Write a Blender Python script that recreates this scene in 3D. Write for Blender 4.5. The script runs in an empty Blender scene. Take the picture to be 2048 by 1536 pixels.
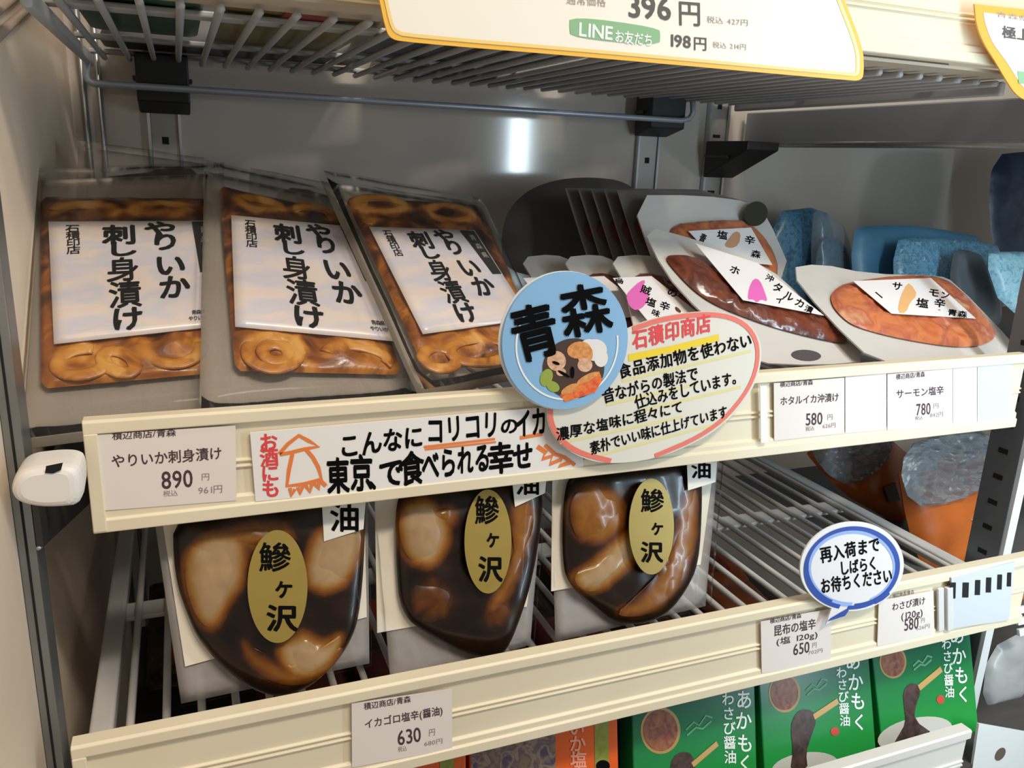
import bpy, math, random
from mathutils import Vector, Matrix, noise
random.seed(7)
SC = bpy.context.scene
COL = SC.collection
W_, H_ = 2048, 1536

# ------------------------------------------------------------------ camera
FPX = 1640.0
RW = [Vector((0.92959816, -0.36658346, 0.03825993)),      # image right
      Vector((-0.06314051, -0.26065968, -0.9633638)),     # image down
      Vector((0.36312605, 0.89312547, -0.26545502))]      # view direction
CAM = Vector((0.07148, -0.6, 0.18490))
cd = bpy.data.cameras.new('camera')
cam = bpy.data.objects.new('camera', cd)
COL.objects.link(cam)
m = Matrix((RW[0], -RW[1], -RW[2])).transposed().to_4x4()
m.translation = CAM
cam.matrix_world = m
cd.sensor_width = 36.0
cd.lens = FPX / W_ * 36.0
cd.clip_start = 0.01
SC.camera = cam

# ------------------------------------------------------------------ world, lights, exposure
wd = bpy.data.worlds.new('store'); SC.world = wd; wd.use_nodes = True
bg = wd.node_tree.nodes['Background']
bg.inputs[0].default_value = (1.0, 0.95, 0.88, 1)
bg.inputs[1].default_value = 0.29

def area(name, loc, target, sx, sy, power, color):
    l = bpy.data.lights.new(name, 'AREA'); l.shape = 'RECTANGLE'
    l.size, l.size_y, l.energy, l.color = sx, sy, power, color
    o = bpy.data.objects.new(name, l); COL.objects.link(o)
    o.location = loc
    o.rotation_euler = (Vector(target) - Vector(loc)).to_track_quat('-Z', 'Y').to_euler()
    return o
area('ceiling_light', (0.80, -1.35, 1.90), (0.40, 0.05, 0.0), 1.0, 0.18, 39.0, (1.0, 0.89, 0.77))
area('canopy_light', (0.40, -0.26, 1.15), (0.40, 0.06, 0.0), 1.6, 0.08, 3.0, (1.0, 0.92, 0.80))
area('door_lamp', (0.965, -0.42, 0.08), (0.75, 0.35, 0.03), 0.035, 0.80, 4.0, (0.66, 0.86, 1.0))
SC.view_settings.view_transform = 'Standard'
SC.view_settings.look = 'None'
SC.view_settings.gamma = 1.0
SC.view_settings.use_curve_mapping = False
SC.view_settings.exposure = 0.0

# ------------------------------------------------------------------ pixel rays and frames
def ray(px, py):
    return RW[0] * (px - 1024) + RW[1] * (py - 768) + RW[2] * FPX
def at(px, py, x=None, y=None, z=None):
    r = ray(px, py)
    t = (x - CAM.x) / r.x if x is not None else (y - CAM.y) / r.y if y is not None else (z - CAM.z) / r.z
    return CAM + r * t

class Frame:
    """a leaning plane: u along its width, v up its slope, w out of it"""
    def __init__(s, x, y, z, yaw=0, el=90, roll=0):
        a, e, r = math.radians(yaw), math.radians(el), math.radians(roll)
        xd = Vector((math.cos(a), math.sin(a), 0)); b = Vector((-math.sin(a), math.cos(a), 0))
        up = b * math.cos(e) + Vector((0, 0, 1)) * math.sin(e)
        s.u = xd * math.cos(r) + up * math.sin(r); s.v = up * math.cos(r) - xd * math.sin(r)
        s.w = s.u.cross(s.v); s.o = Vector((x, y, z))
    def loc(s, p, w=0.0):
        r = ray(*p); o = s.o + s.w * w
        t = (o - CAM).dot(s.w) / r.dot(s.w)
        q = CAM + r * t - s.o
        return (q.dot(s.u), q.dot(s.v))
    def poly(s, pts, w=0.0):
        return [s.loc(p, w) for p in pts]
    def mat(s):
        M = Matrix((s.u, s.v, s.w)).transposed().to_4x4(); M.translation = s.o
        return M

# ------------------------------------------------------------------ materials
def lin(c):
    return tuple(((v / 255) / 12.92 if v / 255 <= .04045 else ((v / 255 + .055) / 1.055) ** 2.4) for v in c)
MATS = {}
def mat(name, c, rough=0.5, metal=0.0, c2=None, scale=20.0, bump=0.0, bscale=60.0, alpha=1.0, coat=0.0, stretch=None, detail=3.0, ramp=(0.35, 0.65), spec=0.5, trans=0.0):
    if name in MATS: return MATS[name]
    M = bpy.data.materials.new(name); M.use_nodes = True; MATS[name] = M
    nt = M.node_tree; b = nt.nodes['Principled BSDF']
    b.inputs['Base Color'].default_value = (*lin(c), 1)
    b.inputs['Roughness'].default_value = rough
    b.inputs['Metallic'].default_value = metal
    b.inputs['Alpha'].default_value = alpha
    b.inputs['Coat Weight'].default_value = coat
    b.inputs['Coat Roughness'].default_value = 0.12
    b.inputs['Specular IOR Level'].default_value = spec
    b.inputs['Transmission Weight'].default_value = trans
    tc = None
    if c2 is not None or bump:
        tc = nt.nodes.new('ShaderNodeTexCoord'); mp = nt.nodes.new('ShaderNodeMapping')
        nt.links.new(tc.outputs['Object'], mp.inputs['Vector'])
        if stretch: mp.inputs['Scale'].default_value = stretch
    if c2 is not None:
        n = nt.nodes.new('ShaderNodeTexNoise'); n.inputs['Scale'].default_value = scale; n.inputs['Detail'].default_value = detail
        n.inputs['Distortion'].default_value = 0.6
        nt.links.new(mp.outputs[0], n.inputs['Vector'])
        r = nt.nodes.new('ShaderNodeValToRGB'); cs = c2 if isinstance(c2, list) else [c2]
        r.color_ramp.elements[0].position = ramp[0]; r.color_ramp.elements[1].position = ramp[1]
        r.color_ramp.elements[0].color = (*lin(c), 1); r.color_ramp.elements[1].color = (*lin(cs[-1]), 1)
        for i, cc in enumerate(cs[:-1]):
            e = r.color_ramp.elements.new(ramp[0] + (ramp[1] - ramp[0]) * (i + 1) / len(cs)); e.color = (*lin(cc), 1)
        nt.links.new(n.outputs['Fac'], r.inputs['Fac']); nt.links.new(r.outputs[0], b.inputs['Base Color'])
    if bump:
        n2 = nt.nodes.new('ShaderNodeTexNoise'); n2.inputs['Scale'].default_value = bscale; n2.inputs['Detail'].default_value = 2
        nt.links.new(mp.outputs[0], n2.inputs['Vector'])
        bn = nt.nodes.new('ShaderNodeBump'); bn.inputs['Strength'].default_value = bump; bn.inputs['Distance'].default_value = 0.004
        nt.links.new(n2.outputs['Fac'], bn.inputs['Height']); nt.links.new(bn.outputs[0], b.inputs['Normal'])
    return M

def film(name, milk, gloss=.9, rough=.12, c=(225, 225, 222), bump=.12, bscale=30, ior=1.12):
    M = bpy.data.materials.new(name); M.use_nodes = True; MATS[name] = M; nt = M.node_tree; N = nt.nodes
    N.remove(N['Principled BSDF']); out = N['Material Output']
    tr, df, gl = N.new('ShaderNodeBsdfTransparent'), N.new('ShaderNodeBsdfDiffuse'), N.new('ShaderNodeBsdfGlossy')
    df.inputs[0].default_value = (*lin(c), 1); gl.inputs['Roughness'].default_value = rough; gl.inputs[0].default_value = (gloss, gloss, gloss, 1)
    m1, m2, fr = N.new('ShaderNodeMixShader'), N.new('ShaderNodeMixShader'), N.new('ShaderNodeFresnel')
    fr.inputs['IOR'].default_value = ior
    tc = N.new('ShaderNodeTexCoord'); no = N.new('ShaderNodeTexNoise'); no.inputs['Scale'].default_value = bscale; bn = N.new('ShaderNodeBump')
    bn.inputs['Strength'].default_value = bump; bn.inputs['Distance'].default_value = .004
    L = nt.links.new; L(tc.outputs['Object'], no.inputs['Vector']); L(no.outputs['Fac'], bn.inputs['Height'])
    for x in (df, gl, fr): L(bn.outputs[0], x.inputs['Normal'])
    m1.inputs[0].default_value = milk; L(tr.outputs[0], m1.inputs[1]); L(df.outputs[0], m1.inputs[2])
    L(fr.outputs[0], m2.inputs[0]); L(m1.outputs[0], m2.inputs[1]); L(gl.outputs[0], m2.inputs[2]); L(m2.outputs[0], out.inputs['Surface'])
    return M
CREAM = mat('cream plastic', (234, 222, 194), 0.42, c2=(229, 216, 187), scale=6)
TAGP = mat('tag paper', (232, 222, 214), 0.55)
WHITEP = mat('white card', (238, 234, 230), 0.5)
GREYP = mat('grey card', (214, 212, 208), 0.55)
BLUISH = mat('clear blue insert', (206, 211, 214), 0.3)
INK = mat('black ink', (8, 8, 9), 0.9, spec=.1)
TINK = mat('tag ink', (74, 48, 58), 0.7)
TINKL = mat('faint tag ink', (150, 125, 125), 0.7)
GINK = mat('grey print', (165, 158, 148), 0.7)
REDINK = mat('red marker', (226, 70, 70), 0.6)
PINKRED = mat('red line marker', (232, 120, 104), 0.6)
ORINK = mat('orange marker', (236, 128, 62), 0.6)
YELINK = mat('yellow marker', (240, 208, 40), 0.6)
PALEYEL = mat('pale yellow marker', (228, 216, 150), 0.6)
BLUEINK = mat('blue marker', (40, 74, 158), 0.6)
LBLUEINK = mat('pale blue marker', (150, 176, 226), 0.6)
WINK = mat('white print', (235, 240, 235), 0.6)
PINKINK = mat('pink print', (222, 104, 180), 0.6)
STEEL = mat('galvanised steel', (150, 152, 152), 0.38, 0.75, c2=(128, 130, 130), scale=9)
WALLM = mat('grey enamelled wall', (196, 187, 176), 0.115, 0.08, c2=(190, 181, 171), scale=3)
LWALL = mat('off white side panel', (232, 213, 190), 0.5, c2=(225, 206, 183), scale=5)
BLACKP = mat('black bracket', (22, 22, 22), 0.5)
SLOTM = mat('slot dark', (10, 10, 10), 0.8)
WIREM = mat('white coated wire', (214, 212, 208), 0.4)
WIREG = mat('grey coated wire', (178, 178, 178), 0.4)
CHROME = mat('bright wire', (190, 194, 200), 0.25, 0.8)
POSTM = mat('post steel', (120, 120, 118), 0.4, 0.6)
POSTW = mat('white post front', (225, 230, 230), 0.4)
WPLAST = mat('white plastic', (232, 228, 222), 0.35)
FILM = film('clear film', .012)
FILMH = film('hazy film', .34, c=(196, 184, 168))
FILMC = film('soy front film', .0, gloss=.7, rough=.08, ior=1.05, bump=.2)
FILMB = film('soy pouch film', .42, c=(196, 190, 186), bump=.3, bscale=60)
FILMD = film('smoky film', .22, c=(120, 114, 108))
SHEET = mat('white pouch sheet', (206, 201, 194), 0.3, bump=0.25, bscale=40, coat=.3)
SQUID = mat('soy squid', (36, 18, 6), 0.25, c2=[(112, 64, 18), (178, 116, 40), (80, 42, 12)], scale=34, ramp=(.32, .68), bump=0.5, bscale=50, coat=0.2, stretch=(1, 1.6, 1))
RING = mat('squid ring flesh', (150, 92, 28), 0.3, c2=[(110, 62, 16), (206, 156, 76)], scale=44, coat=0.2, ramp=(.3, .7))
SOY = mat('soy marinade', (18, 7, 2), 0.25, c2=[(34, 14, 4), (110, 62, 12), (26, 11, 4)], scale=16, ramp=(.42, .74), coat=0.1, spec=.3)
GUTS = mat('pale squid gut', (104, 62, 16), 0.35, c2=[(150, 112, 58), (162, 132, 98), (140, 98, 42)], scale=30, ramp=(.3, .68), coat=0.1, bump=.2, bscale=60)
AMB = mat('amber squid gut', (70, 34, 4), .35, c2=[(140, 86, 18), (100, 56, 8)], scale=30, ramp=(.3, .7), coat=.1)
GUTSD = mat('brown squid gut', (50, 24, 4), 0.3, c2=[(140, 82, 18), (74, 38, 8)], scale=26, ramp=(.3, .7), coat=0.15)
GOLD = mat('gold sticker', (162, 140, 70), 0.38, 0.25, c2=(148, 126, 58), scale=12)
LABELP = mat('sheen tinted label', (216, 200, 190), 0.32, c2=[(220, 206, 196), (200, 198, 208), (222, 206, 188)], scale=16, ramp=(.3, .7), coat=0.35, bump=0.12, bscale=26, stretch=(1, 2.2, 1))  # faint noise tint paints the film's reflections into the label colour
BLACKL = mat('black label band', (24, 26, 27), 0.4)
SALMON = mat('salmon roe mix', (192, 84, 36), 0.3, c2=[(206, 124, 76), (178, 92, 66), (216, 170, 124)], scale=34, ramp=(.25, .75), bump=.5, bscale=70, coat=.4)
FIREFLY = mat('firefly squid soy', (70, 32, 20), 0.22, c2=[(122, 62, 40), (92, 52, 44), (140, 84, 60)], scale=32, ramp=(.25, .75), bump=.5, bscale=60, coat=.4)

# ------------------------------------------------------------------ mesh pieces: every one is (verts, faces)
def join(*ps):
    V, Fc = [], []
    for p in ps:
        n = len(V); V += p[0]; Fc += [tuple(i + n for i in f) for f in p[1]]
    return V, Fc
def box(x0, y0, z0, x1, y1, z1):
    V = [(x, y, z) for x in (x0, x1) for y in (y0, y1) for z in (z0, z1)]
    return V, [(0, 1, 3, 2), (4, 6, 7, 5), (0, 4, 5, 1), (2, 3, 7, 6), (0, 2, 6, 4), (1, 5, 7, 3)]
def area2(p):
    return sum(p[i][0] * p[(i + 1) % len(p)][1] - p[(i + 1) % len(p)][0] * p[i][1] for i in range(len(p)))
def ccw(p):
    return list(p) if area2(p) > 0 else list(reversed(p))
def slab(poly, w0, w1):
    p = ccw(poly); n = len(p)
    V = [(u, v, w0) for u, v in p] + [(u, v, w1) for u, v in p]
    return V, [tuple(reversed(range(n))), tuple(range(n, 2 * n))] + [(i, (i + 1) % n, n + (i + 1) % n, n + i) for i in range(n)]
def tube(pts, r, n=8, closed=False):
    P = [Vector(p) for p in pts]; V, Fc = [], []
    m_ = len(P); up0 = None
    for i, p in enumerate(P):
        a = P[(i - 1) % m_] if (closed or i) else p; b = P[(i + 1) % m_] if (closed or i < m_ - 1) else p
        t = (b - a).normalized()
        if up0 is None: up0 = t.orthogonal().normalized()
        up0 = (up0 - t * up0.dot(t)).normalized(); s = t.cross(up0)
        for k in range(n):
            q = p + (up0 * math.cos(k * 2 * math.pi / n) + s * math.sin(k * 2 * math.pi / n)) * r
            V.append(tuple(q))
    for i in range(m_ if closed else m_ - 1):
        j = (i + 1) % m_
        for k in range(n):
            Fc.append((i * n + k, i * n + (k + 1) % n, j * n + (k + 1) % n, j * n + k))
    if not closed: Fc += [tuple(reversed(range(n))), tuple(range((m_ - 1) * n, m_ * n))]
    return V, Fc
def resample(poly, n):
    p = list(poly); L = [math.dist(p[i], p[(i + 1) % len(p)]) for i in range(len(p))]; T = sum(L); out = []
    for k in range(n):
        d = T * k / n; i = 0
        while d > L[i] and i < len(p) - 1: d -= L[i]; i += 1
        a, b = p[i], p[(i + 1) % len(p)]; t = d / max(L[i], 1e-9)
        out.append((a[0] + (b[0] - a[0]) * t, a[1] + (b[1] - a[1]) * t))
    return out
def smooth_poly(poly, it=2):
    p = list(poly)
    for _ in range(it):
        q = []
        for i in range(len(p)):
            a, b = p[i], p[(i + 1) % len(p)]
            q += [(a[0] * .75 + b[0] * .25, a[1] * .75 + b[1] * .25), (a[0] * .25 + b[0] * .75, a[1] * .25 + b[1] * .75)]
        p = q
    return p
def soft(poly, f=.07):
    q = []
    for i in range(len(poly)):
        a, b = poly[i], poly[(i + 1) % len(poly)]
        q += [(a[0] + (b[0] - a[0]) * f, a[1] + (b[1] - a[1]) * f), (b[0] + (a[0] - b[0]) * f, b[1] + (a[1] - b[1]) * f)]
    return q
def squash(vf, w0, k): return [(u, v, w0 + (w - w0) * k) for u, v, w in vf[0]], vf[1]
def pillow(poly, hf, hb, base=0.0, p=4.0, rings=10, n=72, lump=0.0, ls=60.0, seed=0.0, q=0.6):
    """a cushion over an outline: front bulges hf, back hb; lumps from noise"""
    o = ccw(resample(poly, n)); cx = sum(a for a, b in o) / n; cy = sum(b for a, b in o) / n
    V, Fc = [], []
    for side, h in ((1, hf), (-1, hb)):
        s0 = len(V); V.append((cx, cy, base + side * h))
        for r in range(1, rings + 1):
            t = (r / rings) ** 0.8
            for a, b in o:
                u, v = cx + (a - cx) * t, cy + (b - cy) * t
                k = max(0.0, 1 - t ** p) ** q
                w = h * k
                if lump: w += lump * k * noise.noise(Vector((u * ls + seed, v * ls, seed * 1.7)))
                V.append((u, v, base + side * w))
        for i in range(n):
            j = (i + 1) % n
            f = (s0, s0 + 1 + i, s0 + 1 + j); Fc.append(f if side > 0 else f[::-1])
            for r in range(rings - 1):
                a = s0 + 1 + r * n
                f = (a + i, a + n + i, a + n + j, a + j); Fc.append(f if side > 0 else f[::-1])
    return V, Fc
def sheet(quad, base, bulge=0.0, wrinkle=0.0, ws=30.0, nu=14, nv=14, seed=0.0, thick=0.0006, edge=4.0):
    """thin film over four corners TL TR BR BL, bulged in the middle, with a real thickness"""
    TL, TR, BR, BL = quad; V, Fc = [], []
    for side in (1, 0):
        for j in range(nv + 1):
            for i in range(nu + 1):
                s, t = i / nu, j / nv
                u = (TL[0] * (1 - s) + TR[0] * s) * t + (BL[0] * (1 - s) + BR[0] * s) * (1 - t)
                v = (TL[1] * (1 - s) + TR[1] * s) * t + (BL[1] * (1 - s) + BR[1] * s) * (1 - t)
                k = (1 - abs(2 * s - 1) ** edge) * (1 - abs(2 * t - 1) ** edge)
                w = base + bulge * k + wrinkle * noise.noise(Vector((u * ws + seed, v * ws, seed))) + (thick if side else 0)
                V.append((u, v, w))
    N = (nu + 1) * (nv + 1)
    for j in range(nv):
        for i in range(nu):
            a = j * (nu + 1) + i; f = (a, a + 1, a + nu + 2, a + nu + 1)
            Fc.append(f); Fc.append(tuple(N + x for x in reversed(f)))
    bd = list(range(nu)) + [nu + (nu + 1) * j for j in range(nv)] + [N - 1 - i for i in range(nu)] + [(nu + 1) * (nv - j) for j in range(nv)]
    for i in range(len(bd)):
        a, b = bd[i], bd[(i + 1) % len(bd)]; Fc.append((a, N + a, N + b, b))
    return V, Fc
def ribbon(pts, width, w=0.0, closed=False):
    P = [Vector(p) for p in pts]; V, Fc = [], []; n = len(P)
    for i in range(n):
        a = P[(i - 1) % n] if (closed or i) else P[i]; b = P[(i + 1) % n] if (closed or i < n - 1) else P[i]
        d = (b - a).normalized() if (b - a).length > 1e-9 else Vector((1, 0)); nn = Vector((-d.y, d.x)) * (width / 2)
        V += [(P[i].x + nn.x, P[i].y + nn.y, w), (P[i].x - nn.x, P[i].y - nn.y, w)]
    for i in range(n if closed else n - 1):
        j = (i + 1) % n; Fc.append((2 * i + 1, 2 * j + 1, 2 * j, 2 * i))
    return V, Fc
def flat(poly, w):
    p = ccw(poly); return [(u, v, w) for u, v in p], [tuple(range(len(p)))]
def ell(cx, cy, rx, ry, rot=0, n=40, a0=0, a1=360):
    out = []; r = math.radians(rot); full = (a1 - a0 == 360)
    for k in range(n + (0 if full else 1)):
        a = math.radians(a0 + (a1 - a0) * k / n); x, y = rx * math.cos(a), ry * math.sin(a)
        out.append((cx + x * math.cos(r) - y * math.sin(r), cy + x * math.sin(r) + y * math.cos(r)))
    return out
def base(p, top=9): return [(u, min(max(v, .001), top)) for u, v in p]
def disc_mesh(c, r, h, n=16):
    return slab([(c[0] + r * math.cos(i * 2 * math.pi / n), c[1] + r * math.sin(i * 2 * math.pi / n)) for i in range(n)], h[0], h[1])

# ------------------------------------------------------------------ lettering
GL = {}
def glyph(ch, bold):
    k = (ch, bold)
    if k in GL: return GL[k]
    cu = bpy.data.curves.new('glyph', 'FONT'); cu.body = ch; cu.size = 1.0; cu.offset = bold; cu.resolution_u = 3
    o = bpy.data.objects.new('glyph', cu); COL.objects.link(o)
    me = bpy.data.meshes.new_from_object(o.evaluated_get(bpy.context.evaluated_depsgraph_get()))
    V = [tuple(v.co) for v in me.vertices]; Fc = [tuple(p.vertices) for p in me.polygons]
    bpy.data.objects.remove(o); bpy.data.curves.remove(cu); bpy.data.meshes.remove(me)
    GL[k] = (V, Fc); return GL[k]
def adv(ch):
    if ch == ' ': return 0.4
    if ord(ch) < 256:
        V = glyph(ch, 0.0)[0]; return (max(v[0] for v in V) + 0.06) if V else 0.4
    return 1.0
def line(F, text, BL, BR, TL, w=0.0005, bold=0.0, jit=0.0, local=False):
    """one line of lettering laid between three corners (photo points on the frame's plane)"""
    a, b, c = (Vector(q) if local else Vector(F.loc(q, w)) for q in (BL, BR, TL))
    ex, ey = b - a, c - a; asc = all(ord(ch) < 256 for ch in text)
    T = sum(adv(ch) for ch in text); x = 0.0; V, Fc = [], []
    for ch in text:
        g = glyph(ch, 0.0); A = adv(ch)
        r = math.radians(random.uniform(-jit, jit)); sc = 1 + random.uniform(-jit, jit) * .008
        cx, cy = A / 2, 0.36
        k_ = bold * 1.05
        for ox, oy in (((0, 0), (k_, k_ * .5), (-k_, -k_ * .5), (k_ * .5, -k_), (-k_ * .5, k_)) if k_ > .001 else ((0, 0),)):
          n = len(V); w += 2e-6
          for gx, gy, _ in g[0]:
            gx += ox; gy += oy
            dx, dy = (gx - cx) * sc, (gy - cy) * sc
            px, py = cx + dx * math.cos(r) - dy * math.sin(r), cy + dx * math.sin(r) + dy * math.cos(r)
            s = (x + px) / T; t = (py / 0.73) if asc else (py + 0.12)
            q = a + ex * s + ey * t; V.append((q.x, q.y, w))
          Fc += [tuple(i + n for i in f) for f in g[1]]
        x += A
    return V, Fc
def char(F, ch, c, wd_, ht, w=0.0005, bold=0.0, rot=0.0):
    r = math.radians(rot); co, si = math.cos(r), math.sin(r)
    def P(dx, dy): return (c[0] + dx * co - dy * si, c[1] + dx * si + dy * co)
    return line(F, ch, P(-wd_ / 2, ht / 2), P(wd_ / 2, ht / 2), P(-wd_ / 2, -ht / 2), w, bold)
def quadmap(q):
    TL, TR, BR, BL = [Vector(x) for x in q]
    return lambda s, t: tuple((TL * (1 - s) + TR * s) * t + (BL * (1 - s) + BR * s) * (1 - t))
def qchar(qm, ch, s, t, ws, hs, w, bold=0.0):
    return line(None, ch, qm(s - ws / 2, t - hs / 2), qm(s + ws / 2, t - hs / 2), qm(s - ws / 2, t + hs / 2), w, bold, local=True)

# ------------------------------------------------------------------ objects
def mesh_obj(name, vf, material, parent=None, smooth=False, label=None):
    me = bpy.data.meshes.new(name); me.from_pydata([tuple(v) for v in vf[0]], [], [tuple(f) for f in vf[1]])
    me.materials.append(material); me.validate(); me.update()
    if smooth:
        for p in me.polygons: p.use_smooth = True
    o = bpy.data.objects.new(name, me); COL.objects.link(o)
    if parent is not None: o.parent = parent
    if label: o['label'] = label
    return o
def tag(o, label, cat, group=None):
    o['label'] = label; o['category'] = cat
    if group: o['group'] = group
    return o
def thing(name, label, cat, F=None, group=None, loc=None):
    o = bpy.data.objects.new(name, None); COL.objects.link(o); o.empty_display_size = 0.02
    if F is not None: o.matrix_world = F.mat()
    elif loc is not None: o.location = loc
    return tag(o, label, cat, group)
def struct(name, vf, material, smooth=False):
    o = mesh_obj(name, vf, material, None, smooth); o['kind'] = 'structure'; return o
def bevel(o, wdt=0.001, seg=2):
    b = o.modifiers.new('bevel', 'BEVEL'); b.width = wdt; b.segments = seg; b.limit_method = 'ANGLE'; b.angle_limit = math.radians(40)
    return o

# ================================================================== setting
YB = 0.60
struct('wall_back', box(-0.06, YB, -0.75, 1.9, YB + 0.02, 0.75), WALLM)
struct('wall_left', box(-0.065, -0.34, -0.75, -0.045, YB, 0.75), LWALL)
struct('floor', box(-0.065, -0.15, -0.77, 1.9, YB + .02, -0.75), STEEL)
struct('trim_1', join(tube([(-.044, .10, .247), (-.044, .40, .322)], .004, 8), tube([(-.044, .10, .262), (-.044, .40, .337)], .003, 8)), mat('taupe trim', (150, 134, 120), .5), True)
struct('trim_2', tube([tuple(Vector(v)) for v in ((-.030, YB - .008, -.7), (-.030, YB - .008, .7))], 0.004, 8), STEEL, True)
struct('trim_3', tube([(-.012, YB - .006, -.7), (-.012, YB - .006, .7)], 0.003, 8), CHROME, True)

# front posts
def post(x0, x1, y0, y1, label, m1, m2, side):
    r = thing('slotted_post', label, 'post', loc=(x0, y0, -0.75))
    o = mesh_obj('post_body', box(0, 0.004, 0, x1 - x0, y1 - y0, 1.48), m1, r); bevel(o, .001)
    o = mesh_obj('front_strip', box(0.001 if side > 0 else 0, 0, 0, x1 - x0, 0.004, 1.48), m2, r, label='bright white strip' if side > 0 else None)
    if side < 0:
        mesh_obj('groove', box((x1 - x0) * .4, -.0004, 0, (x1 - x0) * .55, 0, 1.48), SLOTM, r); return r
    xs = -0.0004 if side > 0 else x1 - x0
    for k in range(14, 25):
        z = 0.05 + k * 0.032
        mesh_obj('slot', box(xs, (y1 - y0) * .42, z, xs + .0004, (y1 - y0) * .68, z + 0.006), SLOTM, r)
    return r
post(0.943, 0.957, -0.004, 0.042, 'slotted metal post with a bright white front strip at the right', mat('dark post', (104, 110, 116), .45, .2), POSTW, 1)
post(-0.0445, -0.034, -0.012, 0.018, 'grey slotted metal post against the off white left panel', POSTM, STEEL, -1)

# back uprights and brackets
def upright(x, label):
    r = thing('wall_upright', label, 'upright', loc=(x, YB, -.7), group='slotted uprights on the back wall')
    mesh_obj('channel', box(-.016, -.006, 0, .016, 0, 1.4), mat('upright channel', (168, 164, 156), .42, .4), r)
    mesh_obj('flange', join(box(-.020, -.010, 0, -.0165, 0, 1.4), box(.0165, -.010, 0, .020, 0, 1.4)), CHROME, r)
    for k in range(17, 22):
        z = .03 + k * .045
        mesh_obj('slot', box(-.004, -.0066, z, .004, -.006, z + .009) if k % 2 else box(-.008, -.0066, z, .006, -.006, z + .005), SLOTM, r)
upright(0.060, 'slotted wall upright near the left corner, black bracket on it')
upright(0.776, 'slotted wall upright under the right end of the hanging wire')
upright(0.905, 'rightmost slotted wall upright, below the black tapered bracket')
def bracket(x, z, h, label, reach=.05, taper=.012):
    r = thing('shelf_bracket', label, 'bracket', loc=(x, YB - .0102, z), group='black brackets on the back uprights')
    pr = [(0, 0), (-reach, taper), (-reach, h), (0, h)]
    V = [(-.030, y, zz) for y, zz in pr] + [(.030, y, zz) for y, zz in pr]
    o = mesh_obj('bracket_body', (V, [(0, 1, 2, 3), (7, 6, 5, 4), (0, 4, 5, 1), (1, 5, 6, 2), (2, 6, 7, 3), (3, 7, 4, 0)]), BLACKP, r); bevel(o, .002)
    mesh_obj('clip', box(-.034, -reach * .6, h * .55, .034, -.004, h * .62), mat('black clip', (40, 40, 42), .4), r)
bracket(0.062, .222, .068, 'black bracket on the left wall upright behind the hanging wire')
bracket(0.776, .226, .060, 'black bracket on the upright at the right end of the hanging wire')
bracket(0.912, .166, .058, 'black tapered bracket holding the neighbouring bay shelf arm', reach=.11, taper=.045)

# ================================================================== shelves
def rail_profile(x0, x1, y, z, H=0.084, ex=0.0):
    pr = [(.014, 0), (.002, 0.0005), (0, -.001), (0, -.009), (.0045, -.011), (.0045, -.038), (.0025, -.0385), (.0025, -.040), (.0045, -.0405),
          (.0045, -.0425), (.0025, -.043), (.0025, -.0445), (.0045, -.045), (.0045, -.066), (.002, -.0675), (.002, -.073), (0, -.074), (0, -.083), (.002, -.084), (.014, -.084)]
    k = H / 0.084; n = len(pr)
    V = [(x0, y + a, z + b * k) for a, b in pr] + [(x1, y + a, z + b * k) for a, b in pr]
    return V, [tuple(range(n)), tuple(reversed(range(n, 2 * n)))] + [(i, n + i, n + (i + 1) % n, (i + 1) % n) for i in range(n)]
def wire_deck(x0, x1, y0, y1, z, pitch=.027, r=.0034, drop=0.0):
    T = []; n = int((x1 - x0) / pitch)
    for i in range(n + 1):
        x = x0 + (x1 - x0) * i / n
        T.append(tube([(x, y0, z - drop), (x, y0 + .006, z), (x, y1 - .006, z), (x, y1, z - drop)], r, 6))
    return join(*T)
def shelf(label, x0, x1, yr, zr, zd, yd0, yd1, crosses, wm, H=.084, side=.018, up=False):
    r = thing('wire_shelf', label, 'shelf', loc=(x0, yr, zd))
    def L(vf): return [(a - x0, b - yr, c - zd) for a, b, c in vf[0]], vf[1]
    mesh_obj('wire_deck', L(wire_deck(x0 + side + .012, x1 - side - .008, yd0, yd1, zd)), wm, r, True)
    for sx in (x0, x1 - side):
        o = mesh_obj('side_bar', L(box(sx, yd0, zd - .012, sx + side, yd1, zd + .003)), wm, r); bevel(o, .003, 3)
    for yc, wd2 in crosses:
        o = mesh_obj('cross_bar', L(box(x0 + .004, yc - wd2 / 2, zd + (.0034 if up else -.0085), x1 - .004, yc + wd2 / 2, zd + (.0085 if up else -.0034))), wm, r); bevel(o, .0015)
    pr = mesh_obj('price_rail', L(rail_profile(x0, x1, yr, zr, H)), CREAM, r, label='cream price rail')
    bevel(pr, .0006, 2)
    for ex in (x0, ):
        o = mesh_obj('end_cap', L(box(ex, yr - .0006, zr - H * .98, ex + .009, yr + .012, zr - .009)), CREAM, pr); bevel(o, .0008)
    return r, L
shC, LC = shelf('topmost wire shelf seen from below, with a cream price rail', -.022, .93, .05, .378, .284, .095, .580, [(.19, .024), (.41, .014), (.57, .02)], WIREG, side=.008, up=True)
o = mesh_obj('front_underplate', LC(box(-.01, .0645, .2895, .925, .125, .2925)), mat('under plate', (196, 182, 160), .5), shC)
shA, LA = shelf('middle wire shelf carrying the squid pouches behind its cream rail', 0, .925, 0, 0, -.058, .016, .55, [(.06, .02), (.30, .03)], WIREM)
arm = [Vector((-.0335, -.012, -.083)), Vector((-.0335, .35, -.191)), Vector((-.0335, .35, -.052)), Vector((-.0335, -.012, -.052))]
V = [(p.x, p.y, p.z) for p in arm] + [(p.x + .004, p.y, p.z) for p in arm]
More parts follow.
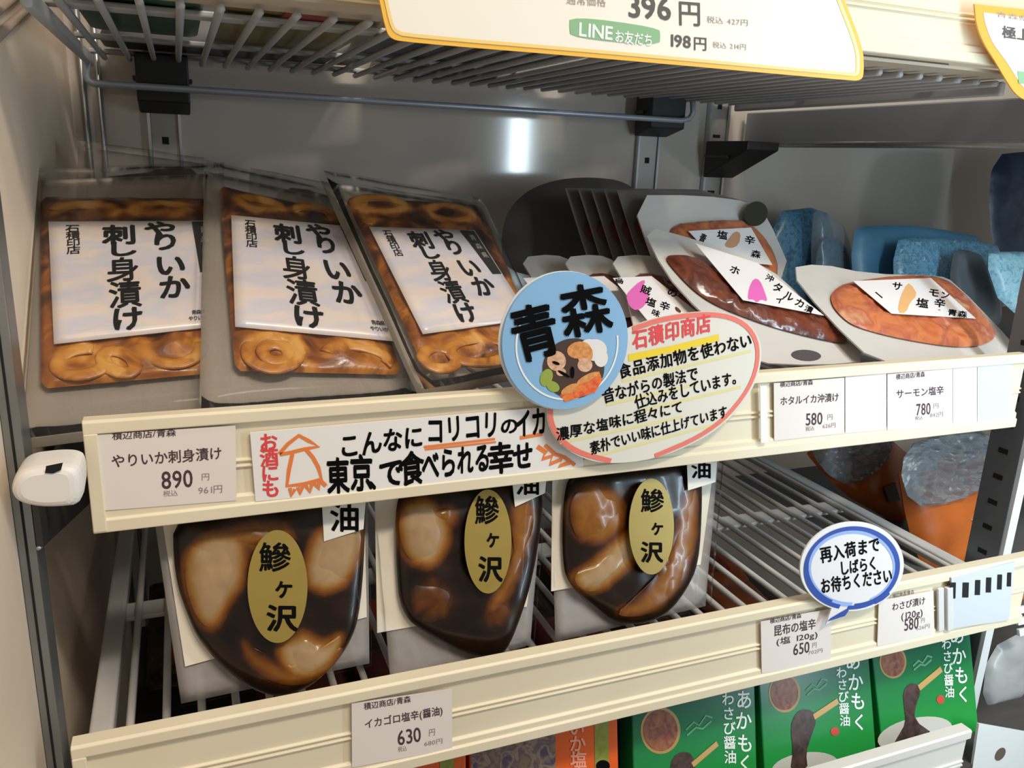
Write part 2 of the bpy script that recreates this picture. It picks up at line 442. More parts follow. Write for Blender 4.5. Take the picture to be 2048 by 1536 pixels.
mesh_obj('support_arm', LA((V, [(3, 2, 1, 0), (4, 5, 6, 7), (0, 1, 5, 4), (1, 2, 6, 5), (2, 3, 7, 6), (3, 0, 4, 7)])), mat('dark arm', (70, 66, 62), .5, .3), shA)
mesh_obj('arm_flange', LA(tube([arm[0] + Vector((.001, -.001, 0)), arm[1] + Vector((.001, -.001, 0))], 0.0016, 8)), CHROME, shA, True)
# white moulded holder at the left front corner
hp = [at(a, b, y=-.032) for a, b in ((168, 932), (150, 921), (120, 920), (90, 923), (60, 927), (38, 938), (26, 958), (25, 980), (42, 997), (85, 1006), (130, 1005), (170, 1000))]
hs = smooth_poly([(p.x, p.z) for p in hp], 2); n = len(hs)
V, Fc = [], []
for j, (yy, k) in enumerate(((-.0505, .66), (-.0495, .80), (-.047, .92), (-.043, .98), (-.034, 1.0), (-.016, .97))):
    cx_ = sum(a for a, b in hs) / n; cz_ = sum(b for a, b in hs) / n
    V += [(cx_ + (a - cx_) * k, yy + .006, cz_ + (b - cz_) * k) for a, b in hs]
for j in range(5):
    Fc += [(j * n + i, j * n + (i + 1) % n, (j + 1) * n + (i + 1) % n, (j + 1) * n + i) for i in range(n)]
Fc += [tuple(range(n)), tuple(reversed(range(5 * n, 6 * n)))]
mesh_obj('corner_holder', LA((V, Fc)), WPLAST, shA, False, 'white moulded plastic corner')
hh = [at(a, b, y=-.0452) for a, b in ((92, 932), (126, 925), (122, 940), (106, 947), (90, 946))]
mesh_obj('holder_slot', LA(([tuple(p) for p in hh], [(0, 1, 2, 3, 4)])), SLOTM, shA)
ZB = -.268
shB, LB = shelf('lower wire shelf holding dark soy pouches, white bars', -.022, .93, -.051, -.218, ZB, -.036, .52, [(.0, .02), (.225, .03), (.45, .02)], WIREM)
# right end plate with six slots
ep = [at(a, b, y=-.053) for a, b in ((1903, 1156), (2030, 1124), (2018, 1240), (1906, 1257))]
o = mesh_obj('end_plate', LB(([tuple(p) for p in ep] + [(p.x, p.y + .0018, p.z) for p in ep], [(3, 2, 1, 0), (4, 5, 6, 7), (0, 1, 5, 4), (1, 2, 6, 5), (2, 3, 7, 6), (3, 0, 4, 7)])), BLUISH, shB, label='pale metal end plate')
sl = []
for cx_, cy_, hw, hh_ in ((1906, 1181, 6, 16), (1932, 1180, 6, 15), (1956, 1175, 5, 15), (1978, 1170, 5, 15), (2000, 1164, 4.5, 15), (2019, 1159, 4, 14)):
    q = [at(cx_ + dx, cy_ + dy, y=-.0535) for dx, dy in ((-hw, -hh_), (hw, -hh_), (hw - 1, hh_), (-hw - 1, hh_))]
    sl.append(([tuple(p) for p in q], [(3, 2, 1, 0)]))
mesh_obj('slots', LB(join(*sl)), SLOTM, o)
# bottom shelf
r = thing('bottom_shelf', 'lowest shelf with a pale rail, holding green and orange packs', 'shelf', loc=(0, -.08, -.475))
mesh_obj('deck_plate', box(-.02, .02, -.004, .93, .62, 0), mat('dark deck', (70, 66, 62), .6), r)
pr = mesh_obj('price_rail', [(a, b + .08, c + .475) for a, b, c in rail_profile(-.02, .842, -.082, -.400, .09)[0]] and ([(a, b + .08, c + .475) for a, b, c in rail_profile(-.02, .842, -.082, -.400, .09)[0]], rail_profile(-.02, .842, -.082, -.400, .09)[1]), mat('pale rail', (224, 220, 212), .4), r, label='pale rail front')
# hanging wire under the top shelf
P = [at(172, 95, y=.53), at(172, 150, y=.53), at(176, 160, y=.53), at(186, 167, y=.53), at(1362, 241, y=.53), at(1378, 238, y=.53), at(1386, 226, y=.53), at(1386, 196, y=.53)]
P[0].z = .279; P[-1].z = .279
tag(mesh_obj('hanging_wire', tube(P, .0042, 10), mat('grey bent wire', (168, 172, 182), .35, .3), None, True), 'long bent grey wire hanging under the topmost shelf', 'wire')

# packs lying on the topmost shelf, seen through its wires
for i, (x0, x1, y0, y1, c, lab) in enumerate(((.0, .10, .130, .40, (30, 84, 58), 'green pack lying at the left end of the topmost shelf'), (.115, .25, .130, .44, (148, 128, 70), 'mustard pack with a red mark on the topmost shelf'),
        (.265, .46, .130, .45, (92, 86, 82), 'grey pack lying left of centre on the topmost shelf'), (.475, .68, .130, .45, (84, 80, 78), 'grey pack lying right of centre on the topmost shelf'), (.695, .90, .130, .45, (88, 84, 82), 'grey pack lying at the right end of the topmost shelf'),
        (.0, .30, .46, .575, (60, 56, 54), 'dark pack at the rear left of the topmost shelf'), (.32, .60, .46, .575, (64, 60, 58), 'dark pack at the rear centre of the topmost shelf'), (.62, .90, .46, .575, (62, 58, 56), 'dark pack at the rear right of the topmost shelf'))):
    F = Frame((x0 + x1) / 2, y0, .2935, 0, 0)
    r = thing('food_pack', lab, 'pack', F, 'packs on the topmost shelf')
    hw = (x1 - x0) / 2; d = y1 - y0
    mesh_obj('pack_body', pillow(soft([(-hw, 0), (hw, 0), (hw, d), (-hw, d)], .06), .055, .001, .002, 10, 6, 60, .002, 20, i), mat('pack tone %d' % i, c, .4, c2=tuple(v * .8 for v in c), scale=14), r, True)
    if i == 1: mesh_obj('red_mark', slab([(-.02, .02), (.02, .02), (.02, .05), (-.02, .05)], -.0005, .0012), mat('red mark', (150, 50, 36), .4), r)

# ================================================================== price tags
def price_tag(F, quad, lines, label, w0=0.0, card=TAGP, th=.0006):
    q = F.poly(quad); c0 = (sum(a for a, b in q) / 4, min(b for a, b in q))
    r = thing('price_tag', label, 'price tag', F, 'printed price tags on the rails')
    mesh_obj('card', slab(q, 0, th), card, r)
    D, Lh = [], []
    for (t, BL, BR, TL, bold, faint) in lines:
        (Lh if faint else D).append(line(F, t, BL, BR, TL, th + .0002, bold))
    if D: mesh_obj('lettering', join(*D), TINK, r)
    if Lh: mesh_obj('faint_lettering', join(*Lh), TINKL, r)
    return r
FA = Frame(0, .0019, -.05); FB = Frame(0, -.0491, -.26)
MAKER = '積辺商店/青森'
price_tag(FA, [(192, 869), (471, 851), (473, 1000), (202, 1021)], [
    (MAKER, (224, 881), (352, 873), (224, 862), .01, False), ('やりいか刺身漬け', (223, 937), (445, 919), (221, 909), .012, False),
    ('890', (323, 978), (388, 973), (321, 942), .01, False), ('円', (402, 962), (420, 961), (402, 946), 0, True),
    ('税込', (326, 994), (356, 992), (326, 981), 0, True), ('961円', (396, 990), (446, 986), (396, 972), 0, True)],
    'white price tag reading 890 at the left end of the middle shelf rail')
price_tag(FA, [(1547, 766), (1688, 755), (1688, 866), (1548, 881)], [
    (MAKER, (1560, 775), (1626, 770), (1560, 763), .01, False), ('ホタルイカ沖漬け', (1560, 812), (1678, 803), (1560, 793), .012, False),
    ('580', (1611, 851), (1646, 848), (1611, 826), .01, False), ('円', (1654, 841), (1666, 840), (1654, 828), 0, True),
    ('税込', (1611, 863), (1629, 861), (1611, 853), 0, True), ('626円', (1645, 858), (1672, 855), (1645, 847), 0, True)],
    'white price tag reading 580 on the middle shelf rail beside the oval card')
price_tag(FA, [(1774, 748), (1904, 737), (1904, 851), (1774, 860)], [
    (MAKER, (1792, 760), (1850, 754), (1792, 748), .01, False), ('サーモン塩辛', (1792, 798), (1888, 789), (1792, 779), .012, False),
    ('780', (1832, 831), (1862, 828), (1832, 807), .01, False), ('円', (1866, 818), (1878, 817), (1866, 806), 0, True),
    ('税込', (1830, 841), (1846, 840), (1830, 832), 0, True), ('842円', (1860, 836), (1887, 833), (1860, 825), 0, True)],
    'white price tag reading 780 on the middle rail under the salmon pouch')
price_tag(FB, [(703, 1406), (904, 1377), (904, 1497), (704, 1534)], [
    (MAKER, (728, 1421), (822, 1405), (727, 1406), .01, False), ('イカゴロ塩辛(醤油)', (729, 1459), (886, 1430), (728, 1439), .012, False),
    ('630', (795, 1491), (844, 1482), (793, 1461), .01, False), ('円', (857, 1474), (871, 1471), (857, 1458), 0, True),
    ('税込', (796, 1505), (814, 1502), (796, 1493), 0, True), ('680円', (848, 1494), (886, 1487), (848, 1482), 0, True)],
    'white price tag reading 630 on the lower rail below the soy pouches')
price_tag(FB, [(1521, 1243), (1661, 1217), (1661, 1326), (1523, 1346)], [
    (MAKER, (1540, 1248), (1603, 1236), (1540, 1237), .01, False), ('昆布の塩辛', (1547, 1274), (1632, 1258), (1547, 1251), .014, False),
    ('(塩 120g)', (1552, 1292), (1636, 1276), (1552, 1276), .01, False), ('650', (1586, 1311), (1620, 1304), (1586, 1288), .01, False),
    ('円', (1624, 1297), (1634, 1295), (1624, 1285), 0, True), ('702円', (1616, 1311), (1646, 1305), (1616, 1301), 0, True)],
    'white price tag reading 650 below the tail of the speech bubble card')
price_tag(FB, [(1757, 1201), (1866, 1181), (1868, 1267), (1754, 1292)], [
    (MAKER, (1785, 1197), (1828, 1188), (1785, 1188), .01, False), ('わさび漬け', (1784, 1223), (1851, 1209), (1784, 1206), .012, False),
    ('(120g)', (1802, 1240), (1846, 1231), (1802, 1226), .01, False), ('580', (1808, 1262), (1838, 1256), (1808, 1238), .01, False),
    ('円', (1842, 1247), (1850, 1245), (1842, 1236), 0, True), ('626円', (1832, 1262), (1860, 1256), (1832, 1252), 0, True)],
    'white price tag reading 580 right of the speech bubble card')
def blank(F, quad, label, material, th=.0005, name='blank_card'):
    o = mesh_obj(name, slab(F.poly(quad), 0, th), material); o.matrix_world = F.mat()
    return tag(o, label, 'card')
blank(FA, [(1690, 754), (1772, 747), (1772, 859), (1690, 866)], 'blank off white card between the 580 and 780 price tags', TAGP)
blank(FA, [(1905, 737), (1953, 733), (1953, 846), (1905, 851)], 'blank grey card right of the 780 price tag', GREYP)
blank(FA, [(1954, 733), (2022, 727), (2022, 838), (1954, 846)], 'pale blue insert at the right end of the middle rail', BLUISH, name='rail_insert')
FA2 = Frame(0, -.001, -.05, 0)
o = mesh_obj('card_strip', slab(FA2.poly([(1519, 772), (1533, 771), (1535, 884), (1521, 886)]), 0, .0008), WHITEP); o.matrix_world = FA2.mat()
tag(o, 'narrow white upright card strip left of the 580 price tag', 'card')
for i, (xx, lab) in enumerate(((1878, 'curled beige card edge nearest the slotted end plate, left one'), (1893, 'curled beige card edge touching the slotted end plate'))):
    q = [(xx - 6, 1176 - i * 3), (xx + 6, 1173 - i * 3), (xx + 7, 1258 - i * 3), (xx - 5, 1262 - i * 3)]
    o = mesh_obj('card_edge', slab(FB.poly(q), 0, .003 + .002 * i), GREYP); o.matrix_world = FB.mat(); bevel(o, .001)
    tag(o, lab, 'card')

# ================================================================== POP cards
# long handwritten strip
r = thing('handwritten_strip', 'long white handwritten strip with an orange squid drawing', 'sign', FA)
mesh_obj('card', slab(FA.poly([(500, 865), (1160, 808), (1166, 944), (511, 1002)]), -.001, .0008), WHITEP, r)
w = .0011
mesh_obj('lettering', join(
    line(FA, 'こんなに', (678, 919), (848, 896), (676, 868), w, .028, 5), line(FA, 'コリコリ', (853, 893), (1000, 876), (850, 832), w, .026, 5),
    line(FA, 'の', (1000, 872), (1038, 867), (999, 836), w, .028), line(FA, 'イカ', (1032, 878), (1094, 870), (1030, 818), w, .03, 3),
    line(FA, '東京', (655, 992), (748, 980), (650, 916), w, .030, 3), line(FA, '、', (738, 984), (778, 978), (735, 926), w, .03), line(FA, 'で', (758, 980), (810, 972), (755, 918), w, .03),
    line(FA, '食', (800, 975), (850, 968), (797, 904), w, .03), line(FA, 'べられる', (845, 964), (982, 944), (842, 900), w, .03, 5),
    line(FA, '幸', (976, 952), (1030, 945), (973, 886), w, .03), line(FA, 'せ', (1026, 944), (1068, 938), (1024, 884), w, .032)), INK, r)
mesh_obj('red_lettering', join(*[char(FA, ch, (537 + i * 1.5, 884 + i * 31), 38, 38, w, .028, -4) for i, ch in enumerate('お酒にも')]), REDINK, r, label='red lettering')
def stroke(F, pts, wpx, w):
    ps = F.poly(pts, w); k = math.dist(F.loc(pts[0], w), F.loc((pts[0][0] + 10, pts[0][1]), w)) / 10
    return ribbon(ps, wpx * k, w)
sq = [[(558, 908), (576, 888), (598, 871), (618, 882), (637, 893), (610, 898), (582, 905), (560, 909)],
      [(585, 908), (578, 940), (574, 972), (608, 968), (643, 958), (637, 935), (626, 915), (613, 900)],
      [(580, 976), (583, 992), (590, 978)], [(596, 974), (600, 988), (606, 972)], [(612, 971), (620, 984), (624, 968)], [(628, 966), (638, 978), (638, 962)], [(640, 960), (652, 972)]]
mesh_obj('squid_drawing', join(*[stroke(FA, s, 8, w + 2e-5 * i) for i, s in enumerate(sq)]), ORINK, r, label='orange squid drawing')
mesh_obj('underline', join(stroke(FA, [(848, 894), (990, 878)], 5, w), stroke(FA, [(850, 899), (992, 884)], 4, w + 3e-5), stroke(FA, [(1040, 876), (1085, 868)], 7, w)), ORINK, r, label='orange underline')
mesh_obj('scribble', join(
                               stroke(FA, [(1075, 893), (1092, 905), (1085, 918), (1105, 912), (1100, 928), (1125, 918), (1118, 932), (1140, 925)], 9, w), stroke(FA, [(1090, 890), (1110, 908), (1130, 915), (1150, 930)], 7, w + 3e-5)), ORINK, r, label='orange marker drawing')
# oval description card
FO = Frame(.45, -.0075, -.05)
oc = [(1262, 652), (1330, 630), (1430, 620), (1495, 640), (1527, 690), (1515, 765), (1465, 835), (1400, 882), (1310, 919), (1212, 929), (1148, 911), (1102, 870), (1091, 820), (1110, 760), (1170, 700)]
r = thing('oval_card', 'white oval handwritten card with a red outline over the rail', 'sign', FO)
mesh_obj('card', slab(FO.poly(smooth_poly(oc, 2)), -.0012, 0), mat('oval paper', (224, 219, 206), .5), r)
w = .0004
arc = [(1265, 658), (1330, 636), (1430, 626), (1491, 645), (1519, 691), (1509, 760), (1460, 829), (1398, 875), (1310, 912)]
arc2 = [(1222, 922), (1150, 904), (1108, 866), (1098, 820), (1115, 765)]
def curve_px(p, it=2):
    for _ in range(it):
        q = [p[0]]
        for a, b in zip(p, p[1:]):
            q += [(a[0] * .75 + b[0] * .25, a[1] * .75 + b[1] * .25), (a[0] * .25 + b[0] * .75, a[1] * .25 + b[1] * .75)]
        p = q + [p[-1]]
    return p
mesh_obj('red_outline', join(stroke(FO, curve_px(arc), 9, w), stroke(FO, curve_px(arc2), 9, w)), PINKRED, r, label='red marker outline')
mesh_obj('red_lettering', line(FO, '石積印商店', (1266, 702), (1424, 664), (1262, 660), w, .025, 4), REDINK, r, label='red lettering')
mesh_obj('yellow_underline', stroke(FO, [(1257, 716), (1350, 697), (1438, 675)], 13, w * .6), YELINK, r, label='yellow marker stroke')
L5 = [('食品添加物を使わない', (1238, 760), (1506, 694), (1232, 728)), ('昔ながらの製法で', (1207, 808), (1398, 760), (1202, 778)), ('仕込みをしています。', (1272, 820), (1486, 766), (1267, 790)),
      ('濃厚な塩味に程々にて', (1114, 884), (1368, 826), (1110, 856)), ('素朴でいい味に仕上げています', (1182, 911), (1456, 835), (1178, 884))]
mesh_obj('pale_underlines', join(*[stroke(FO, [(b[0] + 6, b[1] + 2), (c[0] - 4, c[1] + 8)], 5, w * .4) for _, b, c, d in L5]), PALEYEL, r, label='pale yellow underlines')
mesh_obj('lettering', join(*[line(FO, t, b, c, d, w, .02, 6) for t, b, c, d in L5]), INK, r)
# round blue badge
FR = Frame(.38, -.0125, 0)
r = thing('round_badge', 'round light blue badge with black characters and a food picture', 'sign', FR)
o = mesh_obj('disc', slab(FR.poly(ell(1130, 681, 125, 138, 14, 64)), -.003, 0), mat('badge blue', (136, 182, 220), .45), r)
o = mesh_obj('rim', slab(FR.poly(ell(1128, 682, 128, 140, 14, 64)), -.0036, -.003), WHITEP, r, label='white card edge')
w = .0004
ringp = FR.poly(ell(1134, 688, 101, 111, 12, 72, -20, 205), w)
mesh_obj('white_ring', join(ribbon(ringp, .0016, w)), WINK, r, label='thin white ring')
mesh_obj('lettering', join(char(FR, '青', (1069, 663), 96, 116, w * 2, .026, -15), char(FR, '森', (1169, 619), 102, 108, w * 2, .022, -12)), INK, r)
fp = mesh_obj('food_picture', flat(FR.poly(ell(1147, 737, 62, 60, -20, 40), w), w), mat('picture dark', (70, 48, 34), .5), r, label='printed bowl of seafood')
def dots(lst, k): return join(*[flat(FR.poly(ell(a, b, rx, ry, ro, 18), w * k), w * k + 2e-5 * i) for i, (a, b, rx, ry, ro) in enumerate(lst)])
mesh_obj('white_rice', dots([(1190, 700, 24, 22, 0), (1202, 716, 14, 18, 0), (1178, 690, 16, 12, 0)], 1.2), mat('picture white', (232, 226, 222), .5), fp)
mesh_obj('red_topping', flat(FR.poly([(1120, 790), (1198, 742), (1205, 760), (1190, 785), (1130, 804)], w * 1.3), w * 1.3), mat('picture red', (220, 74, 44), .5, c2=(236, 130, 50), scale=220), fp)
mesh_obj('green_topping', dots([(1093, 755, 12, 18, 20), (1106, 773, 14, 10, 30)], 1.4), mat('picture green', (150, 166, 64), .5), fp)
mesh_obj('orange_topping', dots([(1158, 700, 24, 17, -10), (1170, 708, 16, 20, 0), (1140, 778, 20, 8, -28), (1175, 756, 24, 7, -28)], 1.5), mat('picture orange', (204, 128, 66), .5, c2=(226, 160, 90), scale=240), fp)
mesh_obj('pale_topping', dots([(1113, 722, 19, 20, 0), (1170, 730, 15, 14, 0), (1122, 744, 10, 8, 0)], 1.6), mat('picture cream', (228, 190, 160), .5, c2=(206, 150, 110), scale=260), fp)
mesh_obj('dark_marks', dots([(1128, 748, 14, 3, 30), (1098, 702, 3, 12, 20), (1145, 745, 4, 12, 0), (1112, 726, 8, 3, 20)], 2.4), INK, fp)
# speech bubble
FS = Frame(.66, -.057, -.2)
r = thing('speech_bubble_card', 'white speech bubble card with a blue outline on the lower rail', 'sign', FS)
out = ell(1704, 1133, 104, 89, -8, 60)
out = [p for p in out]
bub = []
for k, p in enumerate(ell(1704, 1133, 104, 89, -8, 72)):
    ang = k * 5
    if 108 <= ang <= 116: bub.append((1652, 1250)); continue
    bub.append(p)
mesh_obj('card', slab(FS.poly(bub), -.0015, 0), mat('bubble paper', (230, 226, 226), .5), r)
w = .0004
ring = ell(1704, 1136, 93, 79, -8, 80, 112, 112 + 350)
ring2 = ell(1704, 1134, 89, 76, -4, 80, 120, 120 + 330)
mesh_obj('pale_outline', stroke(FS, ell(1704, 1136, 86, 73, -6, 80, 95, 430), 7, w * .7), LBLUEINK, r, label='pale blue outline')
mesh_obj('blue_outline', join(stroke(FS, ring, 6.5, w), stroke(FS, ring2, 4, w * 1.15), flat(FS.poly([(1700, 1214), (1662, 1236), (1655, 1243), (1690, 1232), (1697, 1222)], w * 1.3), w * 1.3), stroke(FS, [(1750, 1203), (1765, 1195), (1778, 1184)], 10, w * 1.45)), BLUEINK, r, label='blue marker outline')
mesh_obj('lettering', join(line(FS, '再入荷まで', (1642, 1128), (1762, 1104), (1638, 1094), w, .022, 6), line(FS, 'しばらく', (1680, 1152), (1756, 1140), (1678, 1122), w, .022, 6), line(FS, 'お待ちください', (1642, 1190), (1786, 1166), (1639, 1156), w, .022, 6)), INK, r)
# top yellow-edged sign
FT = Frame(.5, .038, .3)
def sign_out(k):
    return curve_px([(738 + k, -90), (759 + k, 0), (770 + k, 52 - k * .2), (779 + k, 76 - k), (806 + k * .6, 84 - k), (1200, 116 - k), (1690 - k * .6, 160 - k), (1724 - k, 162 - k), (1728 - k, 140 - k * .3), (1726 - k, 95), (1689 - k, 0), (1654 - k, -90)], 2)
r = thing('bordered_sign', 'large cream price sign with a yellow border on the top rail', 'sign', FT)
mesh_obj('card', slab(FT.poly(sign_out(9)), -.0012, .0004), mat('sign cream', (244, 238, 224), .45), r)
mesh_obj('border', slab(FT.poly(sign_out(0)), -.0016, .0001), mat('sign yellow', (246, 190, 74), .45), r, label='yellow border')
oi = FT.poly(sign_out(13), .0007)
mesh_obj('inner_border', ribbon(oi, .0025, .0007), mat('sign pale yellow', (248, 212, 130), .45), r, label='pale yellow inner line')
w = .0008
DG = mat('sign grey ink', (92, 88, 84), .6)
mesh_obj('lettering', join(line(FT, '396', (1255, 33), (1345, 40), (1252, -14), w, .02), line(FT, '円', (1355, 52), (1404, 55), (1354, -3), w, .012), line(FT, '198', (1336, 92), (1383, 96), (1336, 67), w, .02), line(FT, '円', (1386, 101), (1415, 103), (1386, 71), w, .012)), DG, r)
mesh_obj('faint_lettering', join(line(FT, '税込 427円', (1413, 46), (1497, 53), (1413, 31), w), line(FT, '税込 214円', (1425, 96), (1493, 101), (1425, 82), w), line(FT, '通常価格', (1132, 9), (1212, 15), (1132, -14), w)), GINK, r)
pill = FT.poly(smooth_poly([(1140, 31), (1318, 55), (1321, 70), (1319, 92), (1142, 75), (1139, 55)], 2), w)
pl = mesh_obj('green_pill', slab(pill, .0004, w), mat('pill green', (142, 186, 142), .5), r, label='green rounded badge')
mesh_obj('white_lettering', join(line(FT, 'LINE', (1156, 71), (1226, 80), (1157, 43), w * 1.3, .025), line(FT, 'お友だち', (1229, 85), (1306, 94), (1229, 58), w * 1.3, .02)), WINK, pl)
# second sign at the upper right
FT2 = Frame(.85, .040, .3)
r = thing('bordered_sign', 'cream sign with an orange border cut by the upper right edge', 'sign', FT2)
s2 = lambda k: curve_px([(1949 + k, 8 + k), (1953 + k, 50), (1968 + k, 88), (1990 + k, 122 - k * .4), (2015 + k, 165 - k * .6), (2034 + k * .7, 192 - k), (2060, 204 - k), (2180, 220), (2180, 34 + k), (2060, 20 + k)], 2)
mesh_obj('border', slab(FT2.poly(s2(0)), -.0016, 0), mat('sign orange', (240, 176, 76), .45), r, label='orange border')
mesh_obj('card', slab(FT2.poly(s2(17)), -.0012, .0004), mat('sign white', (236, 228, 218), .45), r)
mesh_obj('lettering', line(FT2, '極上品', (2004, 76), (2090, 88), (2004, 50), w, .02), DG, r)
mesh_obj('small_lettering', line(FT2, '青森県', (1992, 34), (2060, 44), (1992, 22), w, 0), GINK, r)
mesh_obj('green_pill', slab(FT2.poly([(2034, 142), (2140, 156), (2140, 180), (2036, 166)]), .0004, .0008), mat('pill green', (142, 186, 142), .5), r)

# ================================================================== squid pouches on the middle shelf
def seg_dist(p, poly):
    d = 9.0; inside = False; n = len(poly)
    for i in range(n):
        a, b = poly[i], poly[(i + 1) % n]
        ex, ey = b[0] - a[0], b[1] - a[1]; L2 = ex * ex + ey * ey + 1e-12
        t = max(0, min(1, ((p[0] - a[0]) * ex + (p[1] - a[1]) * ey) / L2))
        d = min(d, math.hypot(p[0] - a[0] - ex * t, p[1] - a[1] - ey * t))
        if (a[1] > p[1]) != (b[1] > p[1]) and p[0] < ex * (p[1] - a[1]) / (ey + 1e-12) + a[0]: inside = not inside
    return -d if inside else d
def tone_mat(name, stops, amp, scale, bump=0.0):
    M = bpy.data.materials.new(name); M.use_nodes = True; n = M.node_tree; N = n.nodes.new; L = n.links.new
    b = n.nodes['Principled BSDF']; b.inputs['Roughness'].default_value = .28; b.inputs['Specular IOR Level'].default_value = .35; b.inputs['Coat Weight'].default_value = .12
    a = N('ShaderNodeAttribute'); a.attribute_name = 'tone'
    t = N('ShaderNodeTexCoord'); z = N('ShaderNodeTexNoise'); z.inputs['Scale'].default_value = scale; z.inputs['Detail'].default_value = 4; z.inputs['Distortion'].default_value = .8
    m = N('ShaderNodeMath'); m.operation = 'MULTIPLY_ADD'; m.inputs[1].default_value = amp; m2 = N('ShaderNodeMath'); m2.operation = 'SUBTRACT'; m2.inputs[1].default_value = amp / 2
    r = N('ShaderNodeValToRGB')
    for k, (p, c) in enumerate(stops):
        e = r.color_ramp.elements[0] if k == 0 else r.color_ramp.elements[-1] if k == len(stops) - 1 else r.color_ramp.elements.new(p)
        e.position = p; e.color = (*lin(c), 1)
    L(t.outputs['Object'], z.inputs['Vector']); L(z.outputs['Fac'], m.inputs[0]); L(a.outputs['Fac'], m.inputs[2]); L(m.outputs[0], m2.inputs[0]); L(m2.outputs[0], r.inputs['Fac']); L(r.outputs[0], b.inputs['Base Color'])
    if bump:
        bn = N('ShaderNodeBump'); bn.inputs['Strength'].default_value = bump; bn.inputs['Distance'].default_value = .004; L(z.outputs['Fac'], bn.inputs['Height']); L(bn.outputs[0], b.inputs['Normal'])
    return M
SOYT = tone_mat('soy squid tones', ((0, (17, 7, 2)), (.2, (38, 17, 4)), (.42, (100, 54, 9)), (.62, (132, 82, 24)), (.8, (148, 112, 62)), (1, (162, 134, 100))), .36, 55)
SQT = tone_mat('squid marinade and shade tones', ((0, (34, 14, 4)), (.22, (84, 42, 10)), (.45, (142, 80, 20)), (.65, (180, 116, 36)), (.85, (204, 146, 66)), (1, (208, 158, 86))), 1.5, 38, .3)
def toned(o, g):
    at_ = o.data.attributes.new('tone', 'FLOAT', 'POINT')
    for i, v in enumerate(o.data.vertices): at_.data[i].value = g(v.co.x, v.co.y)
    return o
def squid_pouch(F, film, cont, lab, rings, label, lift=0.0, seed=1.0, dark=False):
    r = thing('squid_pouch', label, 'pouch', F, 'flat squid pouches with a brush lettered label')
    q = F.poly(film); c = F.poly(cont)
    mesh_obj('back_film', sheet(q, -.0068, 0, .001, 25, seed=seed), FILMH, r, True)
    loops = [F.poly(ell(px, py, rx, ry, ro, 26, a0, a1), .006) for px, py, rx, ry, ro, a0, a1 in rings]
    vmin = min(b for a, b in c); vmax = max(b for a, b in c)
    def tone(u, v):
        k = .50 - .30 * max(0.0, min(1.0, (v - vmin) / (vmax - vmin))) ** .8 + .14 * noise.noise(Vector((u * 30 + seed, v * 30, seed)))  # shade on the pouch top is put into the tone, darker upwards
        for lp in loops:
            d = min(math.hypot(a - u, b - v) for a, b in lp); x = max(0.0, min(1.0, (.0095 - d) / .0085)); k = max(k, k + (.74 + .1 * noise.noise(Vector((u * 60, v * 60, seed))) - k) * .9 * x * x * (3 - 2 * x))
        return k
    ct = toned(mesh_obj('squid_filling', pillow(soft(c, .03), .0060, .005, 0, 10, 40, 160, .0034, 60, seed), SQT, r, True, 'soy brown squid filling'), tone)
    for (px, py, rx, ry, ro, a0, a1) in rings:
        loop = F.poly(ell(px, py, rx, ry, ro, 26, a0, a1), .006)
        full = a1 - a0 == 360
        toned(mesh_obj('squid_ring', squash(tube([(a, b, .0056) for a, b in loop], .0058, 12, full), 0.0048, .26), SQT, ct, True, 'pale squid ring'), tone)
    l = F.poly(lab, .0078); qm = quadmap(l)
    def lw(s, t): return .0085
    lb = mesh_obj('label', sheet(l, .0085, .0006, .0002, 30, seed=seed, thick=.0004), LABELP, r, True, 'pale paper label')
    w = .0098
    T = [qchar(qm, ch, s, t, .21, h, w, .020 if ch in '漬身' else .034) for ch, s, t, h in (('や', .65, .915, .16), ('り', .68, .79, .18), ('い', .71, .57, .22), ('か', .735, .37, .22),
         ('刺', .405, .865, .19), ('し', .415, .735, .15), ('身', .42, .55, .22), ('漬', .43, .335, .235), ('け', .44, .135, .20))]
    T += [qchar(qm, ch, .135, .93 - i * .065, .085, .075, w, .012) for i, ch in enumerate('石積印店')]
    T += [qchar(qm, ch, .86 + i * .03, .135, .034, .04, w, .01) for i, ch in enumerate('青森県')] + [qchar(qm, ch, .84 + i * .03, .085, .034, .04, w, .01) for i, ch in enumerate('やりいか')]
    mesh_obj('lettering', join(*T), INK, lb)
    bd = [qm(.845, .985), qm(.985, .985), qm(.985, .49), qm(.90, .49)]
    mesh_obj('black_band', slab(bd, .0088, .0099), BLACKL, lb, label='black label band')
    mesh_obj('band_lettering', join(*[qchar(qm, ch, .925 + i * .006, .90 - i * .1, .06, .07, .0101, 0) for i, ch in enumerate('青森県')]), GINK, lb)
    mesh_obj('front_film', sheet(q, .0062, .0062, .0012, 22, seed=seed + 3, edge=7), FILM, r, True)
    return r
P1F = Frame(.0407, .033, -.030, 3.5, 36.4, .2)
P2F = Frame(.1722, .029, -.024, 14.1, 37.3, -12.7)
P3F = Frame(.3399, .028, -.022, 13.4, 36.8, -2.9)
squid_pouch(P1F, [(78, 350), (448, 336), (455, 838), (42, 888)], [(80, 394), (425, 398), (440, 745), (82, 778)], [(97, 445), (432, 443), (430, 655), (108, 690)],
            [(345, 690, 58, 36, 0, -10, 200), (165, 722, 52, 26, -10, 20, 300), (170, 420, 60, 12, 0, 180, 380), (320, 418, 55, 11, 0, 0, 360), (238, 722, 34, 20, 20, 0, 360)],
            'flat pouch of soy marinated squid leaning at the far left', seed=1.0)
